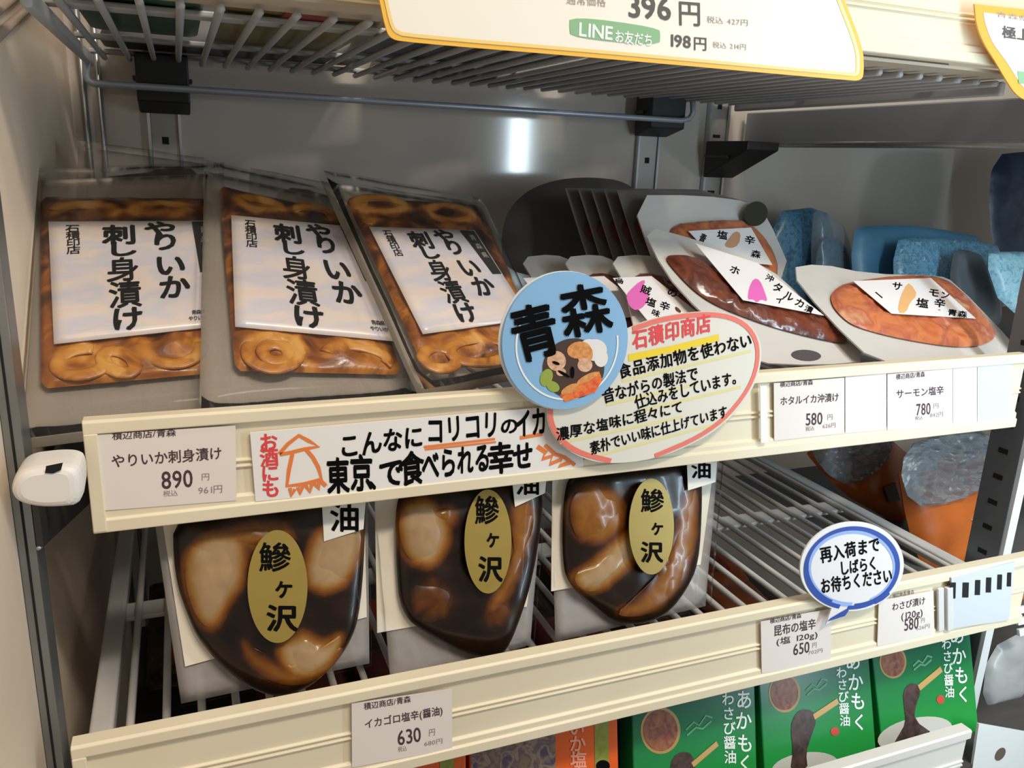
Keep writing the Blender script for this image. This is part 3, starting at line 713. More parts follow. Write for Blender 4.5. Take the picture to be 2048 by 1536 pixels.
squid_pouch(P2F, [(410, 332), (716, 398), (836, 800), (400, 838)], [(437, 372), (706, 432), (804, 750), (470, 742)], [(462, 432), (716, 456), (800, 685), (470, 655)],
            [(548, 702, 52, 34, 0, 0, 360), (552, 704, 26, 16, 10, 0, 360), (520, 408, 44, 11, 12, 0, 360), (630, 424, 36, 10, 12, 150, 400), (715, 712, 62, 20, 8, 180, 380)],
            'flat pouch of soy marinated squid between the two others', seed=5.0)
squid_pouch(P3F, [(645, 352), (958, 403), (1112, 735), (844, 789)], [(690, 396), (962, 410), (1078, 690), (850, 742)], [(738, 455), (948, 462), (1062, 640), (845, 670)],
            [(760, 408, 50, 14, 4, 0, 360), (900, 425, 44, 14, 6, 0, 360), (880, 715, 34, 20, 10, 0, 360), (960, 700, 60, 24, 0, 0, 360), (735, 425, 10, 16, -20, 90, 300)],
            'flat pouch of soy marinated squid half behind the round badge', seed=9.0)
def back_pouch(F, film, cont, label, seed):
    r = thing('squid_pouch', label, 'pouch', F, 'squid pouches in the second row')
    q = base(F.poly(film))
    mesh_obj('back_film', sheet(q, -.005, 0, .0016, 25, seed=seed), FILMD, r, True)
    mesh_obj('squid_filling', pillow(smooth_poly(F.poly(cont), 1), .005, .004, 0, 8, 10, 72, .002, 70, seed), mat('dark squid', (92, 44, 24), .3, c2=(60, 26, 14), scale=30), r, True)
    mesh_obj('front_film', sheet(q, .005, .002, .0015, 22, seed=seed + 2), FILM, r, True)
back_pouch(Frame(.06, .20, -.055, 3, 50, 0), [(155, 288), (408, 322), (412, 1100), (150, 1100)], [(175, 362), (230, 352), (300, 346), (312, 338), (404, 336), (410, 420), (170, 415)], 'squid pouch standing behind the leftmost pouch', 13.)
back_pouch(Frame(.22, .20, -.055, 8, 50, -2), [(500, 342), (690, 380), (760, 1000), (520, 1000)], [(560, 374), (640, 384), (700, 420), (540, 425)], 'squid pouch top showing behind the middle squid pouch', 17.)

# ================================================================== soy pouches on the lower shelf
def soy_pouch(F, film, card, cont, blobs, oval, chars, tg, tagchars, label, seed):
    r = thing('soy_pouch', label, 'pouch', F, 'dark soy squid pouches with a gold oval sticker')
    q = F.poly(film)
    mesh_obj('back_film', sheet(q, -.0075, 0, .0008, 25, seed=seed), FILMB, r, True)
    mesh_obj('backing_card', slab(F.poly(card), -.006, -.0053), mat('backing card', (226, 218, 200), .5), r, label='cream backing card')
    bl = [(smooth_poly(F.poly(pts, .008), 2), 1.0 if md is GUTS else .62 if md is GUTSD else .34) for pts, hgt, md in blobs]
    def tone(u, v):
        k = .04 + .10 * (noise.noise(Vector((u * 40 + seed, v * 40, seed))) + .3)
        for pl_, wt in bl:
            d = seg_dist((u, v), pl_); x = max(0.0, min(1.0, (.011 - d) / .021)); k = max(k, wt * x * x * (3 - 2 * x))
        return k
    fl = toned(mesh_obj('soy_filling', pillow(smooth_poly(F.poly(cont), 2), .013, .005, 0, 5, 40, 140, .002, 50, seed), SOYT, r, True, 'dark soy filling'), tone)
    for (pts, hgt, md) in blobs:
        toned(mesh_obj('squid_piece', pillow(smooth_poly(F.poly(pts, .008), 2), hgt * .7, .006, .0095, 2.2, 12, 60, .0014, 80, seed, q=1.0), SOYT, fl, True, 'paler squid piece'), tone)
    mesh_obj('front_film', sheet(q, .0012, .0165, .0012, 28, seed=seed + 2, edge=3.5, nu=22, nv=22), FILMC, r, True)
    w = .0205
    ov = mesh_obj('gold_sticker', slab(F.poly(ell(*oval, 0, 56), w), w - .0006, w), GOLD, r, label='oval gold sticker')
    mesh_obj('lettering', join(*[char(F, ch, c, a, b, w + .0003, .016 if ch == '鰺' else .03) for ch, c, a, b in chars]), INK, ov)
    tgo = mesh_obj('white_label', slab(F.poly(tg, w * .7), w * .7 - .0005, w * .7), mat('label white', (222, 218, 208), .5), r, label='white corner label')
    mesh_obj('lettering', join(*[char(F, ch, c, a, b, w * .7 + .0003, .022) for ch, c, a, b in tagchars]), INK, tgo)
G1, G2, G3 = Frame(.105, -.030, -.2575, 0, 68, 0), Frame(.285, -.030, -.2575, 0, 68, 0), Frame(.441, -.030, -.2575, 4, 68, 0)
soy_pouch(G1, [(296, 960), (738, 900), (742, 1330), (362, 1412)], [(322, 1030), (730, 960), (736, 1236), (370, 1336)],
          [(345, 1020), (348, 1150), (378, 1240), (400, 1285), (455, 1345), (520, 1388), (575, 1394), (640, 1362), (700, 1290), (722, 1220), (732, 1040), (728, 960), (560, 975)],
          [([(366, 1150), (382, 1085), (450, 1060), (492, 1080), (490, 1160), (455, 1205), (430, 1262), (392, 1240)], .007, GUTS),
           ([(400, 1090), (450, 1050), (560, 1040), (600, 1075), (560, 1100), (480, 1105)], .006, GUTSD),
           ([(606, 1160), (622, 1070), (680, 1030), (724, 1050), (716, 1130), (688, 1172), (640, 1185)], .007, GUTS),
           ([(552, 1290), (590, 1275), (608, 1262), (645, 1290), (690, 1262), (668, 1325), (615, 1362), (570, 1340)], .006, GUTS),
           ([(480, 1270), (500, 1300), (580, 1340), (640, 1335), (680, 1290), (690, 1300), (640, 1360), (570, 1375), (500, 1340)], .004, GUTSD)],
          (555, 1173, 60, 113), [('鰺', (550, 1114), 66, 62), ('ヶ', (568, 1174), 44, 46), ('沢', (564, 1236), 64, 56)],
          [(640, 930), (738, 915), (727, 1058), (648, 1083)], [('油', (690, 1033), 62, 64), ('醤', (690, 970), 62, 60)], 'leftmost dark soy squid pouch on the lower shelf', 2.)
soy_pouch(G2, [(748, 930), (1100, 880), (1066, 1292), (786, 1384)], [(752, 1000), (1090, 945), (1058, 1215), (757, 1268)],
          [(790, 1000), (792, 1120), (800, 1228), (860, 1272), (930, 1306), (985, 1319), (1012, 1306), (1040, 1240), (1064, 1160), (1078, 1080), (1087, 1010), (1080, 960), (940, 945), (820, 960)],
          [([(796, 1070), (800, 1015), (850, 995), (885, 1030), (900, 1070), (866, 1135), (818, 1125)], .007, GUTS),
           ([(855, 1020), (905, 1005), (915, 1035), (900, 1060), (870, 1045)], .006, GUTSD),
           ([(1012, 1010), (1050, 990), (1072, 1010), (1060, 1080), (1030, 1170), (985, 1230), (965, 1215), (1005, 1150), (1022, 1085)], .006, GUTSD),
           ([(815, 1180), (860, 1150), (905, 1165), (915, 1210), (870, 1250), (820, 1230)], .006, mat('deep brown gut', (86, 42, 14), .25, c2=(60, 28, 10), scale=30, coat=.5)),
           ([(960, 1200), (1010, 1190), (1030, 1220), (1000, 1260), (960, 1250)], .005, mat('amber gut', (110, 64, 16), .25, c2=(76, 42, 12), scale=30, coat=.5))],
          (976, 1083, 47, 104), [('鰺', (974, 1020), 50, 60), ('ヶ', (986, 1076), 32, 40), ('沢', (981, 1138), 50, 54)],
          [(1018, 900), (1100, 885), (1090, 986), (1030, 1014)], [('油', (1056, 968), 50, 46), ('醤', (1056, 920), 50, 46)], 'middle dark soy squid pouch on the lower shelf', 6.)
soy_pouch(G3, [(1108, 890), (1452, 845), (1420, 1214), (1118, 1286)], [(1110, 950), (1438, 905), (1408, 1130), (1108, 1184)],
          [(1126, 1000), (1124, 1100), (1132, 1166), (1190, 1212), (1232, 1246), (1288, 1250), (1338, 1226), (1372, 1180), (1396, 1130), (1404, 1000), (1400, 920), (1260, 920), (1140, 940)],
          [([(1133, 1010), (1170, 965), (1230, 975), (1252, 1030), (1230, 1070), (1190, 1090), (1150, 1080)], .007, GUTSD),
           ([(1136, 1155), (1190, 1120), (1235, 1072), (1266, 1062), (1272, 1110), (1230, 1155), (1180, 1192)], .006, GUTS),
           ([(1340, 1080), (1360, 1010), (1375, 960), (1398, 990), (1392, 1080), (1370, 1150), (1330, 1210), (1280, 1235), (1220, 1230), (1280, 1190), (1320, 1140)], .006, GUTSD)],
          (1303, 1053, 45, 96), [('鰺', (1305, 1001), 48, 50), ('ヶ', (1315, 1054), 30, 34), ('沢', (1304, 1104), 46, 44)],
          [(1372, 860), (1440, 850), (1431, 964), (1376, 981)], [('油', (1403, 938), 42, 40), ('醤', (1403, 898), 42, 40)], 'rightmost dark soy squid pouch on the lower shelf', 11.)

# ================================================================== pouches at the right of the middle shelf
def tray_pouch(F, film, cont, lab, filling, chars, figure, figmat, label, group, seed, sheetmat=SHEET, extra=None, hf=.008):
    r = thing('seafood_pouch', label, 'pouch', F, group)
    q = base(F.poly(smooth_poly(film, 1)))
    mesh_obj('backing_sheet', slab(q, -.004, -.0022), sheetmat, r, label='white backing sheet')
    mesh_obj('filling', pillow(smooth_poly(base(F.poly(cont)), 2), hf, .0015, 0, 5, 12, 96, .0042, 85, seed), filling, r, True)
    w = hf + .0028
    lb = mesh_obj('label', slab(F.poly(lab, w), w - .0004, w), mat('pouch label', (232, 228, 226), .45), r, label='white printed label')
    big = [c for c in chars if c[0] not in '青森']; small = [c for c in chars if c[0] in '青森']
    for nm, grp in (('lettering', big), ('small_lettering', small)):
        if grp: mesh_obj(nm, join(*[char(F, ch, c, a, b, w + .0003, .02, ro) for ch, c, a, b, ro in grp]), INK, lb)
    if figure: mesh_obj('printed_figure', join(*[flat(F.poly(smooth_poly(f, 1), w + .0002), w + .0002) for f in figure]), figmat, lb, label='printed squid figure' if figmat is PINKINK else 'printed fish figure')
    if extra: extra(F, r, w)
    return r
GP = 'seafood pouches at the right of the middle shelf'
# stack standing behind
F6 = Frame(.66, .165, -.01, 13, 50, 0)
def sticker(F, r, w):
    mesh_obj('round_sticker', slab(F.poly(ell(1512, 427, 23, 25, 30, 24), w * .6), w * .6 - .001, w * .6), mat('dark green sticker', (52, 52, 34), .5), r, label='dark round sticker')
p6 = tray_pouch(F6, [(1262, 388), (1400, 388), (1508, 402), (1534, 424), (1590, 552), (1480, 590), (1320, 550)], [(1325, 452), (1420, 440), (1510, 440), (1572, 548), (1500, 590), (1370, 540)],
                [(1377, 462), (1502, 455), (1545, 530), (1430, 520)], SALMON,
                [('塩', (1445, 470), 22, 18, 10), ('辛', (1500, 480), 22, 18, 10), ('青', (1405, 478), 14, 24, 25), ('森', (1512, 508), 20, 16, 10)],
                [[(1455, 480), (1470, 462), (1482, 466), (1478, 490), (1462, 497), (1448, 492)]], mat('fish print', (206, 150, 110), .5), 'salmon pouch leaning behind with a dark round sticker', GP, 21., SHEET, sticker)
stk = ['sealed pouch in the fanned stack, directly behind the sticker pouch', 'second sealed pouch from the right in the fanned stack', 'middle sealed pouch of the fanned stack', 'fourth sealed pouch from the right in the fanned stack', 'leftmost sealed pouch of the fanned stack']
for i in range(5):
    dx, dy = -26 * (i + 1), -3 * (i + 1) - 6 * (i == 0)
    Fi = Frame(.66 - .012 * (i + 1), 0.182 + .016 * i, -.008, 13, 48, 0)
    r = thing('seafood_pouch', stk[i], 'pouch', Fi, 'fanned stack of sealed pouches')
    q = [(1262 + dx, 378 - i), (1400, 378), (1500, 404), (1560, 540), (1320 + dx, 556)]
    mesh_obj('backing_sheet', slab(Fi.poly(q), -.003, -.0022), mat('greyish sheet', (150, 140, 136), .4), r)
    mesh_obj('filling', pillow(smooth_poly(Fi.poly([(1276 + dx, 420), (1400, 440), (1480, 530), (1328 + dx, 520)]), 2), .005, .001, 0, 5, 8, 48, .001, 70, i), FIREFLY, r, True)
    mesh_obj('front_film', pillow(Fi.poly(q), .004, .0008, -.001, 8, 8, 60), FILMD, r, True)
FB1 = Frame(.56, .37, -.02, 10, 62, 0)
r = thing('smoky_pouch', 'grey see through pouch bulging left of the fanned stack', 'pouch', FB1)
mesh_obj('film', pillow(smooth_poly(FB1.poly([(1000, 470), (1020, 410), (1075, 368), (1160, 352), (1260, 362), (1300, 420), (1310, 560), (1010, 560)]), 2), .018, .012, 0, 3, 10, 72, .003, 18, 3), mat('dark pouch film', (84, 80, 76), .6, alpha=.8, bump=.3, bscale=24), r, True)
mesh_obj('filling', pillow(smooth_poly(FB1.poly([(1160, 410), (1190, 405), (1230, 540), (1170, 540)]), 2), .012, .008, 0, 3, 8, 40), mat('dark red filling', (74, 34, 28), .4), r, True)
# firefly squid pouch
F4 = Frame(.60, .030, -.026, 13, 37, -2)
tray_pouch(F4, [(1284, 446), (1400, 478), (1525, 520), (1640, 620), (1752, 718), (1640, 728), (1505, 722), (1470, 680), (1400, 618), (1330, 540)],
           [(1322, 506), (1400, 516), (1545, 590), (1665, 640), (1702, 680), (1690, 690), (1560, 660), (1445, 618), (1395, 588), (1355, 548)],
           [(1390, 486), (1515, 526), (1648, 631), (1486, 600)], FIREFLY,
           [('ホ', (1470, 540), 22, 18, 25), ('タ', (1556, 575), 22, 20, 25), ('ル', (1578, 592), 22, 20, 25), ('イ', (1560, 600), 18, 16, 25), ('カ', (1600, 606), 22, 18, 25), ('沖', (1540, 556), 18, 14, 25), ('漬', (1618, 618), 18, 14, 25)],
           [[(1498, 575), (1508, 556), (1520, 560), (1530, 585), (1536, 604), (1522, 598), (1514, 606), (1506, 598), (1495, 600)]], PINKINK,
           'white edged firefly squid pouch with a pink squid print on its label', GP, 31.,
           extra=lambda F, r, w: mesh_obj('dark_corner_mark', slab(F.poly(ell(1612, 711, 30, 11, 4, 20, 0, 360), -.002), -.0022, -.0016), mat('corner mark', (84, 76, 78), .4), r))
# salmon pouch
F5 = Frame(.74, .026, -.026, 10, 33, 0)
tray_pouch(F5, [(1578, 534), (1640, 524), (1740, 545), (1880, 548), (1910, 560), (2036, 690), (2042, 712), (1900, 724), (1758, 728), (1650, 625)],
           [(1660, 585), (1700, 560), (1862, 548), (1912, 568), (1992, 655), (1990, 682), (1930, 698), (1800, 678), (1715, 655), (1690, 640), (1664, 612)],
           [(1706, 562), (1862, 556), (1952, 637), (1783, 627)], SALMON,
           [('サ', (1795, 572), 22, 18, 8), ('ー', (1758, 590), 22, 16, 40), ('モ', (1868, 585), 24, 18, 8), ('ン', (1890, 590), 20, 16, 8), ('塩', (1845, 606), 26, 20, 8), ('辛', (1880, 606), 24, 18, 8), ('青', (1905, 625), 20, 14, 8), ('森', (1925, 628), 20, 14, 8)],
           [[(1795, 625), (1800, 595), (1815, 565), (1825, 572), (1835, 590), (1820, 605), (1812, 626)]], mat('orange fish print', (226, 176, 116), .5),
           'orange salmon pouch lying at the front right of the middle shelf', GP, 41.)
# white-topped pouches behind the badge
for i, (dx, lab) in enumerate(((0, 'white topped pouch with a pink printed label behind the badge'), (-95, 'white topped pouch behind the badge, middle of three'), (-180, 'white topped pouch beside the third squid pouch'))):
    F8 = Frame(.50 - .06 * i, .045 + .024 * i, -.026, 12, 36, -4)
    film = [(1220 + dx, 512), (1290 + dx, 505), (1330 + dx, 520), (1455 + dx, 640), (1440 + dx, 690), (1280 + dx, 700), (1250 + dx, 560)]
    tray_pouch(F8, film, [(1250 + dx, 548), (1330 + dx, 545), (1430 + dx, 640), (1410 + dx, 670), (1300 + dx, 660)], [(1226 + dx, 556), (1303 + dx, 552), (1400 + dx, 628), (1296 + dx, 642)], FIREFLY,
               [] if i else [('烏', (1238, 562), 20, 12, 0), ('賊', (1292, 580), 22, 18, 20), ('塩', (1302, 604), 22, 18, 20), ('辛', (1330, 612), 22, 18, 20), ('の', (1345, 585), 22, 18, 20), ('味', (1312, 626), 18, 14, 20)],
               None if i else [[(1252, 590), (1262, 578), (1280, 562), (1292, 560), (1284, 578), (1300, 590), (1290, 612), (1272, 622), (1258, 612)]], PINKINK, lab, 'white topped pouches behind the badge', 50. + i, hf=.005)

# ================================================================== neighbouring bay on the right
def bag(F, outline, label, m1, name='plastic_bag', cat='bag', group=None, h=.015, inner=None, innermat=None, film=None, seed=0, extra=None):
    r = thing(name, label, cat, F, group)
    if inner:
        mesh_obj('contents', pillow(smooth_poly(base(F.poly(inner)), 2), h * .75, h * .6, 0, 4, 10, 60, .003, 30, seed), innermat, r, True)
    mesh_obj('film', pillow(smooth_poly(base(F.poly(outline)), 1), h, h * .8, 0, 4, 12, 80, .004, 26, seed), m1, r, True)
    if extra: extra(F, r)
    return r
BLUEM = mat('blue mottled print', (96, 150, 180), .3, c2=[(130, 186, 212), (84, 136, 166), (170, 214, 230)], scale=120, ramp=(.3, .7), bump=.3, bscale=30)
BLUED = mat('dim blue print', (62, 104, 128), .3, c2=[(86, 132, 156), (56, 92, 114)], scale=110, bump=.3, bscale=30)
NAVY = mat('navy pack', (34, 48, 64), .35, c2=(48, 66, 84), scale=30, bump=.2)
CL = mat('clear bag', (150, 160, 166), .15, alpha=.35, bump=.5, bscale=30)
GB = 'blue bags in the neighbouring bay'
bag(Frame(.90, .46, -.045, 0, 78), [(1535, 425), (1650, 412), (1668, 470), (1670, 640), (1540, 640)], 'dim blue bag furthest left in the neighbouring bay', BLUED, group=GB, seed=1)
bag(Frame(1.00, .42, -.045, 0, 78), [(1622, 430), (1640, 418), (1700, 462), (1712, 640), (1625, 640)], 'hazy clear bag standing between two blue bags', CL, group=GB, inner=[(1630, 470), (1700, 480), (1705, 640), (1630, 640)], innermat=BLUED, seed=2)
bag(Frame(1.08, .38, -.045, 0, 76), [(1700, 462), (1740, 450), (1850, 452), (1985, 478), (1990, 640), (1710, 640)], 'wide blue bag with a smooth blue top band', mat('blue band', (92, 150, 182), .35, c2=(76, 126, 156), scale=8), group=GB, seed=3)
bag(Frame(1.08, .33, -.045, 0, 74), [(1785, 482), (1830, 474), (1990, 482), (2008, 520), (2010, 640), (1790, 640)], 'blue mottled bag in front of the wide blue bag', BLUEM, group=GB, seed=4)
bag(Frame(1.12, .275, -.045, 0, 70), [(1900, 505), (1925, 497), (1965, 510), (2000, 600), (2005, 700), (1905, 700)], 'grey clear bag flap left of the brightest blue bag', mat('grey bag', (120, 122, 126), .25, alpha=.75), group=GB, seed=5)
bag(Frame(1.16, .215, -.045, 0, 70), [(1966, 508), (2010, 502), (2100, 505), (2110, 640), (2005, 625)], 'bright pale blue mottled bag at the right edge', mat('pale blue mottled', (150, 208, 226), .3, c2=[(186, 228, 240), (128, 188, 210)], scale=120), group=GB, seed=6)
bag(Frame(1.35, .42, -.045, 0, 80), [(1985, 310), (2060, 302), (2150, 310), (2150, 620), (2000, 560), (1975, 430)], 'dark navy pack standing tall at the right edge', NAVY, 'dark_pack', 'pack', seed=7)
F_ = Frame(.97, .05, -.03, 0, 60)
bag(F_, [(2035, 560), (2075, 540), (2120, 560), (2120, 715), (2045, 700)], 'pale white pack at the right edge beside the salmon pouch', mat('pale pack', (222, 226, 216), .4), 'pale_pack', 'pack', h=.012, seed=8)
# neighbouring shelf arm under the top shelf
r = thing('neighbour_shelf', 'grey metal shelf of the neighbouring bay seen edge on', 'shelf', loc=(.955, .02, .20))
ARMM = mat('shelf arm grey', (158, 162, 168), .35, .3)
o = mesh_obj('side_arm', box(0, 0, .022, .006, .568, .072), ARMM, r); bevel(o, .002)
mesh_obj('arm_fold', tube([(.003, 0, .022), (.003, .568, .022)], .005, 8), STEEL, r, True)
o = mesh_obj('deck_plate', box(.006, 0, .060, .85, .568, .066), ARMM, r)
# lower neighbouring bay
deckm = mat('neighbour deck', (120, 124, 126), .4, .4)
r = thing('neighbour_shelf', 'shelf of the neighbouring bay under the orange bags', 'shelf', loc=(.965, .03, -.352))
mesh_obj('deck_plate', box(0, 0, -.004, .8, .5, 0), deckm, r)
r = thing('neighbour_shelf', 'shelf of the neighbouring bay under the blue bags', 'shelf', loc=(.965, .03, -.06))
mesh_obj('deck_plate', box(0, 0, -.004, .8, .5, 0), deckm, r)
ORB = mat('orange pack', (204, 110, 42), .35, c2=(182, 92, 34), scale=14, bump=.3, bscale=20)
CLG = mat('grey clear bag top', (150, 158, 162), .22, alpha=.62, bump=1.0, bscale=36)
def orange_bag(F, low, top, label, seed, patch=None):
    r = thing('orange_bag', label, 'bag', F, 'orange bags with clear tops')
    mesh_obj('printed_body', pillow(smooth_poly(F.poly(low), 1), .024, .02, 0, 4, 10, 64, .005, 24, seed), ORB, r, True)
    mesh_obj('clear_top', pillow(smooth_poly(F.poly(top, .026), 1), .008, .010, .027, 8, 14, 80, .012, 90, seed + 2), CLG, r, False, 'crumpled clear plastic top')
    if patch: mesh_obj('printed_patch', slab(F.poly(patch[0], .027), .022, .0275), patch[1], r)
orange_bag(Frame(1.10, .16, -.335, 0, 72), [(1790, 900), (2010, 880), (2010, 1000), (1990, 1150), (1850, 1150), (1815, 1060)], [(1795, 930), (1840, 870), (2000, 860), (1998, 960), (1900, 1010), (1820, 1012)], 'orange bag with a crumpled clear top beside the slotted post', 2.,
           ([(1945, 1040), (1975, 1030), (1972, 1062), (1958, 1052)], WINK))
orange_bag(Frame(1.02, .30, -.335, 0, 72), [(1590, 880), (1830, 870), (1815, 1060), (1760, 1030), (1680, 985)], [(1610, 870), (1790, 860), (1775, 930), (1700, 975), (1640, 940)], 'orange bag with a clear top further back under the rail', 4.,
           ([(1768, 975), (1790, 965), (1800, 1000), (1778, 1005)], mat('brown patch', (70, 48, 38), .5)))
bag(Frame(1.02, -.005, -.31, 0, 80), [(1990, 1128), (2070, 1110), (2100, 1290), (2010, 1285), (1985, 1200)], 'orange pack at the right edge beside the slotted end plate', ORB, 'orange_pack', 'pack', h=.012, seed=9,
    extra=lambda F, r: mesh_obj('white_print', join(*[slab(F.poly([(2030 + k * 3, 1215 + k * 22), (2060, 1210 + k * 22), (2062, 1222 + k * 22), (2032 + k * 3, 1228 + k * 22)], .011), .009, .0125) for k in range(3)]), WINK, r))
bag(Frame(1.0, -.01, -.45, 0, 80), [(1975, 1300), (2050, 1260), (2080, 1300), (2040, 1440), (2010, 1460), (1962, 1430)], 'grey clear bag hanging below the orange pack', mat('silver bag', (176, 178, 176), .3, c2=(150, 152, 152), scale=20, bump=.5, bscale=24), 'grey_bag', 'bag', h=.012, seed=10)
FD = Frame(.95, -.06, -.47, 0, 88)
r = thing('white_bracket_plate', 'white metal plate with a round dark hole in the lower right corner', 'plate', FD)
o = mesh_obj('plate', slab(FD.poly([(1958, 1448), (2060, 1466), (2048, 1640), (1930, 1640)]), -.003, 0), POSTW, r)
mesh_obj('hole', disc_mesh(FD.loc((2000, 1508)), .0085, (-.001, .0006), 20), mat('brown hole', (96, 84, 72), .8), r)

# ================================================================== packs on the bottom shelf
GREEN = bpy.data.materials.new('green pack print'); GREEN.use_nodes = True
nt = GREEN.node_tree; b = nt.nodes['Principled BSDF']; b.inputs['Roughness'].default_value = .3
tc = nt.nodes.new('ShaderNodeTexCoord'); sx = nt.nodes.new('ShaderNodeSeparateXYZ'); mr = nt.nodes.new('ShaderNodeMapRange'); cr = nt.nodes.new('ShaderNodeValToRGB')
nt.links.new(tc.outputs['Object'], sx.inputs[0]); nt.links.new(sx.outputs['Y'], mr.inputs[0]); mr.inputs[1].default_value = .04; mr.inputs[2].default_value = .13
nt.links.new(mr.outputs[0], cr.inputs[0]); cr.color_ramp.elements[0].color = (*lin((34, 150, 62)), 1); cr.color_ramp.elements[1].color = (*lin((8, 92, 66)), 1)
nt.links.new(cr.outputs[0], b.inputs['Base Color'])
AKA = mat('seaweed print', (52, 36, 32), .4, c2=(84, 60, 56), scale=120)
def green_box(F, face, seal, col1, col2, label, pic, spoon, dot, bowl, logo):
    r = thing('green_pack', label, 'pack', F, 'green seaweed packs on the bottom shelf')
    f = [(u, max(v, .018)) for u, v in F.poly(face)]
    o = mesh_obj('carton', slab(f, -.03, 0), GREEN, r); bevel(o, .0015)
    w = .0003
    mesh_obj('lettering', join(*[char(F, ch, c, a, h, w * 2, .012) for ch, c, a, h in col1 + col2]), WINK, r)
    s = mesh_obj('round_picture', flat(F.poly(ell(*seal, 0, 28), w), w), mat('seal rim', (170, 140, 80), .4), r, label='round seaweed picture')
    mesh_obj('picture', flat(F.poly(ell(seal[0], seal[1], seal[2] * .86, seal[3] * .88, 0, 28), w * 2), w * 2), mat('seal red', (118, 52, 48), .4, c2=(150, 96, 62), scale=140), s)
    bw = mesh_obj('bowl_picture', flat(F.poly(bowl[0], w), w), mat('bowl print', (200, 196, 186), .4), r, label='printed white bowl')
    mesh_obj('seaweed_picture', flat(F.poly(smooth_poly(pic, 1), w * 2), w * 2), AKA, r, label='printed dark seaweed')
    mesh_obj('spoon_picture', stroke(F, spoon, 9, w * 3), mat('spoon print', (196, 156, 96), .4), r, label='printed wooden spoon')
    mesh_obj('red_seal', flat(F.poly(ell(*dot, 0, 14), w * 2), w * 2), mat('red seal', (196, 74, 48), .5), r, label='small red seal')
    mesh_obj('faint_print', join(*[stroke(F, s_, 3, w * 2) for s_ in logo]), mat('pale green print', (96, 160, 120), .5), r)
def squig(x, y, k):
    return [[(x, y + 18 * k), (x + 14 * k, y + 4 * k), (x + 24 * k, y + 10 * k), (x + 36 * k, y - 8 * k), (x + 48 * k, y - 4 * k)], [(x + 2 * k, y + 28 * k), (x + 18 * k, y + 14 * k), (x + 30 * k, y + 16 * k), (x + 46 * k, y + 2 * k)]]
GBX1, GBX2, GBX3 = Frame(.44, -.045, -.470, 0, 66), Frame(.58, -.045, -.470, 0, 66), Frame(.72, -.045, -.470, 0, 66)
green_box(GBX1, [(1262, 1340), (1508, 1285), (1516, 1600), (1270, 1660)], (1321, 1461, 40, 47),
          [('あ', (1488, 1399), 34, 40), ('か', (1487, 1441), 34, 40), ('も', (1490, 1486), 34, 40), ('く', (1491, 1526), 32, 38)],
          [(ch, (1456 + i * 1.2, 1398 + i * 29), 26, 28) for i, ch in enumerate('わさび醤油')], 'leftmost green seaweed pack showing the largest round picture',
          [(1340, 1540), (1345, 1515), (1365, 1502), (1385, 1508), (1392, 1540), (1380, 1580), (1345, 1580)], [(1385, 1530), (1435, 1487)], (1420, 1580, 9, 10),
          [ell(1370, 1600, 80, 30, -6, 28)], squig(1372, 1440, 1.1))
green_box(GBX2, [(1512, 1282), (1732, 1232), (1760, 1560), (1534, 1600)], (1569, 1386, 32, 39),
          [('あ', (1706, 1322), 32, 38), ('か', (1711, 1364), 32, 38), ('も', (1716, 1402), 32, 38), ('く', (1719, 1444), 30, 36)],
          [(ch, (1683 + i * 1.8, 1345 + i * 24), 22, 24) for i, ch in enumerate('わさび醤油')], 'middle green seaweed pack with dark seaweed above a white bowl',
          [(1584, 1440), (1600, 1418), (1625, 1420), (1634, 1440), (1622, 1475), (1612, 1505), (1616, 1540), (1580, 1545), (1586, 1500), (1582, 1465)], [(1628, 1434), (1676, 1402)], (1670, 1463, 9, 9),
          [ell(1610, 1535, 68, 30, -8, 28)], squig(1612, 1365, .9))
green_box(GBX3, [(1736, 1240), (1934, 1196), (1962, 1486), (1770, 1530)], (1786, 1324, 27, 33),
          [('あ', (1914, 1270), 30, 38), ('か', (1918, 1312), 30, 38), ('も', (1923, 1350), 30, 38), ('く', (1927, 1388), 28, 36)],
          [(ch, (1893 + i * 1.6, 1288 + i * 24), 20, 24) for i, ch in enumerate('わさび醤油')], 'rightmost green seaweed pack beside the white post strip',
          [(1806, 1385), (1818, 1366), (1836, 1368), (1842, 1385), (1832, 1410), (1828, 1440), (1870, 1470), (1850, 1490), (1780, 1500), (1795, 1475), (1812, 1445), (1808, 1410)], [(1838, 1376), (1883, 1338)], (1881, 1399, 8, 9),
          [ell(1830, 1468, 76, 32, -12, 28)], squig(1826, 1318, .8))
ORP = mat('orange pack print', (222, 92, 22), .35)
def orange_pack(F, face, photo, band, olive, label, full, mp=None):
    r = thing('orange_pack', label, 'pack', F, 'orange and purple packs on the bottom shelf')
    o = mesh_obj('pouch_body', slab([(u, max(v, .016)) for u, v in base(F.poly(face), .2)], -.025, 0), mp or ORP, r); bevel(o, .002)
    w = .0004
    if photo: mesh_obj('photo_panel', flat(base(F.poly(photo, w), .198), w), mat('purple squid photo', (128, 108, 84), .4, c2=[(98, 78, 92), (150, 128, 104), (84, 66, 92)], scale=70, ramp=(.35, .65)), r, label='purple and tan photo panel')
    if band: mesh_obj('pink_lettering', join(*[char(F, ch, c, 34, 36, w * 2, .02) for ch, c in band]), mat('pink band print', (240, 160, 130), .5), r, label='pink lettering')
    mesh_obj('olive_stripe', flat(base(F.poly(olive, w), .198), w), mat('olive stripe', (150, 152, 60), .4, c2=(120, 128, 44), scale=80), r, label='olive stripe')
    if full: mesh_obj('black_mark', flat(F.poly(ell(1206, 1532, 14, 12, 0, 16), w * 2), w * 2), INK, r)
FOa, FOb = Frame(.17, -.045, -.47, 0, 66), Frame(.32, -.045, -.47, 0, 66)
